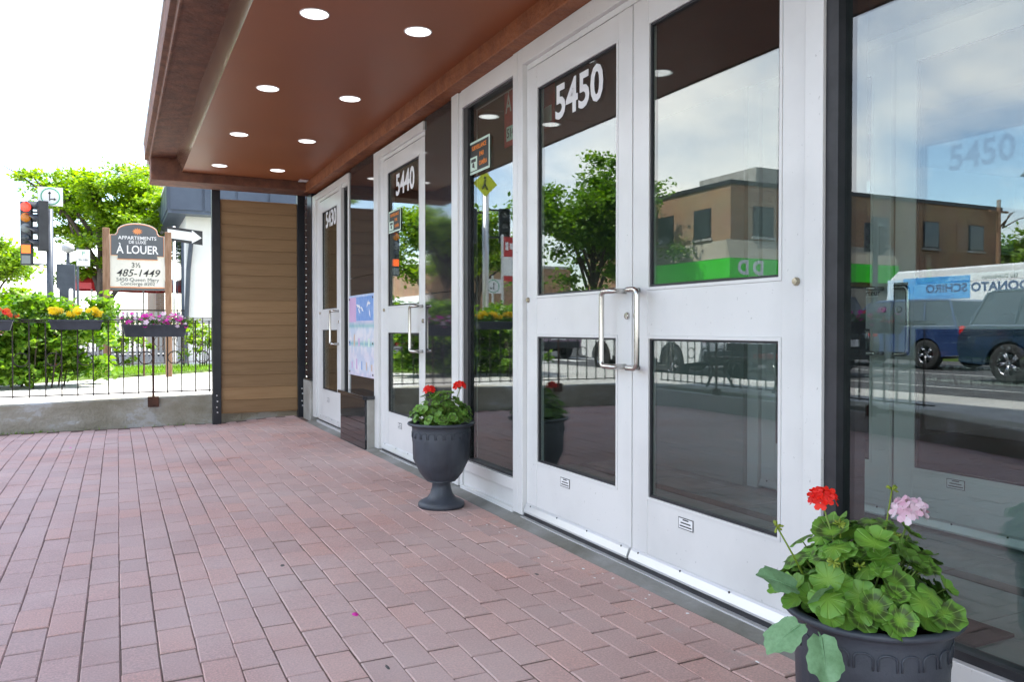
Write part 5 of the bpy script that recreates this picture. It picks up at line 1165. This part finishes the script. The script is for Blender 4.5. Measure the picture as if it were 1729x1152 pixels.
for k in range(6):
    x = -1.2-2.0*k; f_ = MB().box(x-0.85,x+0.85,-0.06,0.02,0.5,3.3).build('shop_window', M['rubber'], K); MB().box(x-0.75,x+0.75,-0.085,-0.062,0.6,3.2).build('pane', M['pane_far'], f_)
for k in range(3):
    y = 1.4+2.4*k; f_ = MB().box(-0.02,0.06,y-0.9,y+0.9,0.5,3.3).build('shop_window', M['rubber'], K); MB().box(0.062,0.085,y-0.8,y+0.8,0.6,3.2).build('pane', M['pane_far'], f_)
Hs = thing('red_brick_house', 'red brick house with a pitched roof beyond the parking lot', 'building', (-40,14.6,0.1), R(-4))
MB().box(-6,4.5,0,8,0,8.0).build('wall', brickmat('red_house_brick', (0.24,0.075,0.05), (0.30,0.10,0.065), (0.30,0.26,0.23)), Hs)
MB().prism([(-6.4,7.8),(4.9,7.8),(-0.7,11.0)], 1, -0.4, 8.4).build('roof', M['asphalt'], Hs)
for x in (-4,-0.7,2.6):
    for z in (1.2,4.6): f_ = MB().box(x-0.6,x+0.6,-0.05,0.02,z,z+1.7).build('window', M['white'], Hs); MB().box(x-0.5,x+0.5,-0.07,-0.052,z+.1,z+1.6).build('pane', M['pane_far'], f_)
# low shops on the far side further up, closing the street view
Q = thing('shop_row', 'row of low brick shops far up the street', 'building', (-22.5,66,0.1))
MB().box(-14,0,0,40,0,6.5).build('wall', M['brick_brown'], Q); MB().box(0.0,0.3,0,30,3.0,3.9).build('sign_band', M['white'], Q); MB().box(-14.1,0.1,-0.1,40.1,6.5,6.75).build('coping', M['concrete'], Q)
for k in range(9): f_ = MB().box(-0.02,0.05,1+3*k,3.2+3*k,0.6,2.8).build('shop_window', M['rubber'], Q); MB().box(0.052,0.07,1.1+3*k,3.1+3*k,0.7,2.7).build('pane', M['pane_far'], f_)

# ------------------------------------------------------------------ street furniture by the crossing
T = thing('signal_pole', 'grey signal pole with a yellow-green diamond sign and dark signals', 'traffic light', (-5.62,17.0,0.2))
MB().tube([(0,0,0),(0,0,4.55)], 0.075, 12).build('pole', M['bolt'], T, smooth=True)
dd = MB().prism([(-0.30,0),(0,-0.30),(0.30,0),(0,0.30)], 1, -0.10,-0.094).build('diamond_sign', M['yel'], T); dd.location = (0.05,0,4.15)
MB().tube([(0.0,-0.105,0.10),(0.02,-0.105,0.0),(-0.05,-0.105,-0.13)], 0.02, 6).tube([(0.02,-0.105,0.0),(0.08,-0.105,-0.12)], 0.02, 6).lathe([(0.03,-0.106),(0.02,-0.112)], 10, (0.01,0,0.14), axis='y').build('walker_mark', M['black_ink'], dd)
signal_head(T, ['l_off','l_off','l_off'], (-0.48,0,3.62), R(20), 0.26, 0.26); signal_head(T, ['l_off','l_off','l_off'], (0.38,-0.1,3.55), R(95), 0.26, 0.26)
MB().cbox((-0.24,0,3.58),(0.5,0.04,0.04)).cbox((-0.24,0,2.95),(0.5,0.04,0.04)).cbox((0.2,0,3.5),(0.4,0.04,0.04)).build('bracket_arm', M['sig'], T)
T = thing('bus_stop_sign', 'red and white bus stop sign with a timetable panel', 'sign', (-6.0,16.4,0.2))
MB().tube([(0.24,0,0),(0.24,0,2.95)], 0.03, 8).build('pole', M['bolt'], T)
MB().box(-0.22,0.22,-0.02,0.02,2.45,2.90).build('route_panel', M['red'], T); MB().box(-0.22,0.22,-0.02,0.02,2.02,2.45).build('timetable', M['white'], T); MB().box(-0.22,0.22,-0.024,0.02,1.90,2.02).build('foot_panel', M['red'], T)
MB().box(-0.14,0.06,-0.026,-0.0205,2.62,2.76).box(0.10,0.17,-0.026,-0.0205,2.60,2.78).build('bus_mark', M['white'], T)
T = thing('turn_sign_post', 'small square turn sign on a slim post near the bus stop', 'sign', (-6.35,18.2,0.2))
MB().tube([(0,0,0),(0,0,2.15)], 0.028, 8).build('pole', M['bolt'], T); turn_sign(T, (0,-0.04,1.88), (R(90),0,0), 0.42)
T = thing('utility_pole', 'weathered wooden utility pole at the end of the brick bank', 'pole', (-47.6,32.0,0.1))
MB().tube([(0,0,0),(0,0,9.0)], [0.17,0.12], 10).build('shaft', M['wood_post'], T); MB().box(-0.9,0.9,-0.06,0.06,8.2,8.32).build('crossarm', M['wood_post'], T)
T = thing('signal_mast', 'dark signal mast on the far corner of the crossing', 'traffic light', (-20.9,19.0,0.18))
MB().tube([(0,0,0),(0,0,4.6)], 0.09, 10).build('pole', M['sig'], T); signal_head(T, ['l_off','l_off','l_off'], (0.3,0,4.4), R(40), 0.32, 0.30); signal_head(T, ['l_off','l_off','l_off'], (-0.25,0,4.3), R(-60), 0.32, 0.30)
# bench outside the street railing
T = thing('park_bench', 'black slatted bench with iron legs outside the street side railing', 'bench', (-5.45,8.1,0.2), R(90))
for k in range(4): MB().box(-0.75,0.75,-0.20+0.105*k,-0.11+0.105*k,0.42,0.445).build('seat_slat', M['iron'], T)
for k in range(3): MB().box(-0.75,0.75,0.235+0.02*k,0.255+0.02*k,0.52+0.125*k,0.62+0.125*k).build('back_slat', M['iron'], T)
for x in (-0.62,0.62):
    MB().tube([(x,-0.24,0.0),(x,-0.10,0.24),(x,-0.18,0.41)], 0.018, 8).tube([(x,0.26,0.0),(x,0.10,0.24),(x,0.22,0.42),(x,0.30,0.92)], 0.018, 8).tube([(x,-0.2,0.405),(x,0.22,0.405)], 0.016, 8).tube([(x,-0.18,0.42),(x,-0.22,0.64),(x,0.26,0.66)], 0.015, 8).build('leg', M['iron'], T, smooth=True)
MB().box(-0.55,-0.15,-0.10,0.16,0.447,0.50).build('red_cushion', M['red'], T)

# ------------------------------------------------------------------ vehicles
M['tyre'] = mat('tyre', (0.014,0.014,0.015), 0.85, 0, (0.03,0.03,0.03), 12); M['rim'] = mat('alloy', (0.62,0.63,0.65), 0.2, 1.0)
M['tail'] = mat('tail_lens', (0.5,0.01,0.01), 0.15, emit=0.15); M['carglass'] = mat('car_glass', (0.015,0.02,0.024), 0.04, 0, (0.03,0.035,0.04), 2, spec=0.9)
def paint(name, c): return mat(name, c, 0.25, 0.0, tuple(min(1,k*1.15) for k in c), 2, coat=1.0)
def wheel_mesh():
    ty = MB().lathe([(0.20,-0.10),(0.30,-0.105),(0.335,-0.085),(0.345,0),(0.335,0.085),(0.30,0.105),(0.20,0.10)], 28, axis='y', caps=False).mesh('tyre', True); ty.materials.append(M['tyre'])
    rb = MB().lathe([(0.225,-0.09),(0.205,-0.095),(0.19,-0.06),(0.19,0.06),(0.205,0.095),(0.225,0.09)], 28, axis='y', caps=False)
    hubd = MB().lathe([(0.19,-0.02),(0.19,0.02)], 20, axis='y')
    for side in (-1,1):
        for k in range(5):
            for off in (-0.13,0.13):
                a = k*2*math.pi/5; p0 = (0.03*math.cos(a),0.078*side,0.03*math.sin(a)); p1 = (0.205*math.cos(a+off),0.083*side,0.205*math.sin(a+off)); rb.tube([p0,p1], [0.024,0.016], 6)
        rb.lathe([(0.055,0.070*side),(0.05,0.088*side),(0.01,0.09*side)], 14, axis='y')
    nf_ = len(rb.f); rb.add(hubd.v, hubd.f); rm_ = rb.mesh('rim', True); rm_.materials.append(M['rim']); rm_.materials.append(M['rubber'])
    for i in range(nf_, len(rm_.polygons)): rm_.polygons[i].material_index = 1
    return ty, rm_
TY, RM = wheel_mesh()
def car(name, label, loc, rz, pm_, kind='suv', L=4.6, Wd=1.86, group='cars on the street'):
    t = thing(name, label, 'car', loc, rz, group)
    H = 1.70 if kind == 'suv' else 1.46; belt = 1.02 if kind == 'suv' else 0.93; sill = 0.32
    wx = (L*0.30,-L*0.295); wr = 0.36 if kind == 'suv' else 0.33
    # lower body: side profile (x forward) lofted across with a rounded shoulder
    def lower(w_, drop):
        prof = [(L*0.49,sill+0.06),(L*0.5,0.62),(L*0.485,0.78-drop),(L*0.42,belt-0.10-drop),(L*0.23,belt-drop*0.6),(-L*0.46,belt+0.02-drop*0.6),(-L*0.495,belt-0.15-drop),(-L*0.5,0.62),(-L*0.485,sill+0.05)]
        under = []
        for cx in (wx[1],wx[0]):
            under += [(cx-wr-0.06,sill)]+[(cx-(wr+0.06)*math.cos(a),sill+(wr+0.06)*math.sin(a)*1.05) for a in np.linspace(0.25,math.pi-0.25,9)]+[(cx+wr+0.06,sill)]
        return [(x,w_,z) for x,z in prof+under]
    hw = Wd/2; secs = [lower(-hw+0.07,0.06), lower(-hw,0.0+0.02), lower(-hw+0.06,-0.012), lower(hw-0.06,-0.012), lower(hw,0.02), lower(hw-0.07,0.06)]
    # order: outer flanks keep full arches, middle carries the bonnet
    secs = [lower(-hw,0.035), lower(-hw+0.10,0.0), lower(-hw*0.4,-0.02), lower(hw*0.4,-0.02), lower(hw-0.10,0.0), lower(hw,0.035)]
    b = MB(); n = len(secs[0])
    for s_ in secs: b.v += s_
    for q in range(len(secs)-1): b.f += [(q*n+i, q*n+(i+1)%n, (q+1)*n+(i+1)%n, (q+1)*n+i) for i in range(n)]
    b.f += [tuple(range(n-1,-1,-1)), tuple(range((len(secs)-1)*n, len(secs)*n))]
    body = b.build('body', pm_, t, auto=True)
    # greenhouse
    if kind == 'suv': gl_ = [(L*0.21,belt-0.02),(L*0.07,H-0.07),(-L*0.40,H-0.06),(-L*0.475,belt)]
    else: gl_ = [(L*0.21,belt-0.02),(L*0.05,H-0.06),(-L*0.28,H-0.06),(-L*0.44,belt)]
    g_ = MB(); y0, y1 = hw-0.05, hw-0.22
    g_.v = [(x,-(y0 if i in (0,3) else y1),z) for i,(x,z) in enumerate(gl_)]+[(x,(y0 if i in (0,3) else y1),z) for i,(x,z) in enumerate(gl_)]
    g_.f = [(3,2,1,0),(4,5,6,7),(0,1,5,4),(1,2,6,5),(2,3,7,6)]; g_.build('windows', M['carglass'], t)
    rf = MB(); rf.prism([(gl_[1][0]+0.02,H-0.085),(gl_[1][0]-0.25,H-0.01),((gl_[1][0]+gl_[2][0])/2,H),(gl_[2][0]+0.1,H-0.02),(gl_[2][0]-0.04,H-0.08)], 1, -y1-0.015, y1+0.015); rf.build('roof', pm_, t, bevel=0.03)
    for sgn in (-1,1):
        for (xa, xb) in ((gl_[0][0],gl_[1][0]), (L*-0.06,L*-0.07), (gl_[3][0]+L*.02,gl_[2][0]), (-L*0.28,-L*0.26)):
            MB().tube([(xa,sgn*(y0+0.006),belt-0.02),(xb,sgn*(y1+0.010),H-0.07)], 0.028, 6).build('pillar', pm_, t)
        MB().cbox((-L*0.488,sgn*(hw-0.17),belt-0.10),(0.10,0.26,0.22)).build('tail_light', M['tail'], t, bevel=0.03)
        MB().cbox((L*0.462,sgn*(hw-0.22),0.74),(0.14,0.34,0.13)).build('headlight', M['alu_sweep'], t, bevel=0.03)
        MB().cbox((L*0.17,sgn*(hw+0.08),belt+0.04),(0.12,0.18,0.13)).build('mirror', pm_, t, bevel=0.03)
        MB().box(-L*0.10,-L*0.05,sgn*hw-0.01*sgn,sgn*(hw+0.018),belt-0.16,belt-0.13).box(L*0.08,L*0.13,sgn*hw-0.01*sgn,sgn*(hw+0.018),belt-0.16,belt-0.13).build('door_handle', M['rim'], t)
        for cx in wx:
            w_ = bpy.data.objects.new('wheel', TY); COL.objects.link(w_); w_.parent = t; w_.location = (cx, sgn*(hw-0.11), wr); k_ = wr/0.345; w_.scale = (k_,1,k_)
            r_ = bpy.data.objects.new('rim', RM); COL.objects.link(r_); r_.parent = w_; r_.rotation_euler = (0,random.uniform(0,1),0)
    for sgn in (-1,1):
        for xg in (L*0.165, -L*0.065, -L*0.235): MB().box(xg-0.006,xg+0.006,sgn*(hw-0.02),sgn*(hw+0.0025),0.42,belt-0.03).build('door_gap', M['rubber'], t)
        MB().tube([(gl_[0][0],sgn*(hw-0.03),belt-0.005),(-L*0.45,sgn*(hw-0.03),belt+0.015)], 0.012, 6).build('window_trim', M['rim'], t)
        MB().box(-L*0.19,L*0.19,sgn*(hw-0.03),sgn*(hw+0.012),0.30,0.40).build('sill_trim', M['rubber'], t)
    MB().box(-L*0.512,-L*0.508,-0.26,0.26,0.62,0.76).build('number_plate', M['white_vinyl'], t)
    MB().box(-L*0.507,-L*0.49,-hw+0.1,hw-0.1,0.36,0.56).box(L*0.485,L*0.503,-hw+0.1,hw-0.1,0.34,0.54).box(-L*0.2+0.0,L*0.2,-hw+0.05,hw-0.05,0.22,0.34).build('bumper', M['rubber'], t)
    return t
car('suv', 'navy blue SUV with bright five-spoke wheels in the near lane', (-12.9,7.45,0.05), R(-90), paint('navy_paint',(0.012,0.030,0.055)), 'suv', 4.7, group='cars driving along the street')
car('suv', 'dark blue SUV in the far lane in front of the white van', (-16.2,14.3,0.05), R(90), paint('blue_paint',(0.022,0.045,0.13)), 'suv', 4.7, group='cars driving along the street')
car('hatchback', 'white car parked at the near kerb', (-8.4,13.75,0.05), R(90), paint('white_paint_car',(0.66,0.67,0.68)), 'hatch', 4.2, 1.76, 'cars parked at the kerb')
car('suv', 'black SUV passing behind the white parked car', (-10.9,13.6,0.05), R(90), paint('black_paint',(0.010,0.010,0.011)), 'suv', 4.5, 1.82, 'cars parked at the kerb')
car('hatchback', 'silver-pink car waiting near the crossing', (-10.6,24.5,0.05), R(90), paint('mauve_paint',(0.34,0.24,0.30)), 'hatch', 4.2, 1.76, 'cars parked at the kerb')
car('hatchback', 'red car stopped across the junction', (-5.6,29.5,0.05), R(0), paint('red_car',(0.42,0.015,0.015)), 'hatch', 4.2, 1.76, 'cars at the junction')
car('suv', 'dark car far down the road', (-8.6,60,0.05), R(-90), paint('grey_paint',(0.03,0.032,0.036)), 'suv', 4.5, 1.82, 'cars driving along the street')
V = thing('delivery_van', 'white step van with a blue panel and distributor lettering', 'van', (-24.6,17.6,0.10), R(0))
wht = paint('van_white',(0.76,0.77,0.78))
vb = MB(); vb.prism([(-3.3,0.55),(3.0,0.55),(3.25,0.75),(3.25,1.35),(2.9,2.75),(2.6,3.0),(-3.2,3.02),(-3.3,2.9)][::-1], 0, -1.1, 1.1); vb.v = [(x,y,z) for x,y,z in vb.v]; vb.build('body', wht, V, bevel=0.07)
def vside(y0, y1, z0, z1, m, nm='side_graphic'): return MB().box(1.103,1.107,y0,y1,z0,z1).build(nm, m, V)
vside(-0.2,2.35,1.95,2.72, mat('van_blue',(0.06,0.30,0.70),0.3,0,(0.10,0.42,0.80),3)); vside(2.4,3.0,0.9,2.70, mat('van_sky',(0.45,0.66,0.84),0.3,0,(0.66,0.78,0.88),2))
text('lettering', 'DONATO SCHIRO', 0.40, (1.109,-0.35,2.30), FNX, mat('van_text',(0.005,0.03,0.16),0.3), V, bold=0.03, sx=1.08)
text('lettering', 'Distribution', 0.22, (1.109,0.9,2.03), FNX, mat('van_text2',(0.02,0.12,0.42),0.3), V); text('lettering', 'Eau Distribution', 0.18, (1.109,-1.2,2.62), FNX, M['black_ink'], V)
text('lettering', '4-9346', 0.30, (1.109,-1.1,1.18), FNX, mat('van_text3',(0.10,0.18,0.30),0.4), V, sx=1.1)
MB().box(1.10,1.125,-3.2,3.0,1.52,1.56).box(1.10,1.125,-3.25,3.1,0.66,0.74).build('rub_rail', M['alu_sweep'], V)
vside(2.15,2.75,1.55,2.60, M['carglass'], 'cab_window')
MB().box(-0.95,0.95,3.06,3.10,1.55,2.45).build('windscreen', M['carglass'], V)
for y in (1.95,-1.75):
    for sx_ in (-0.98,0.98):
        w_ = bpy.data.objects.new('wheel', TY); COL.objects.link(w_); w_.parent = V; w_.location = (sx_,y,0.42); w_.scale = (1.2,1.25,1.2); w_.rotation_euler = (0,0,R(90))
        r_ = bpy.data.objects.new('rim', RM); COL.objects.link(r_); r_.parent = w_
    MB().prism([(y+0.55*math.cos(a),0.42+0.55*math.sin(a)) for a in np.linspace(0,math.pi,14)], 0, 1.101, 1.106).build('wheel_arch', M['rubber'], V)
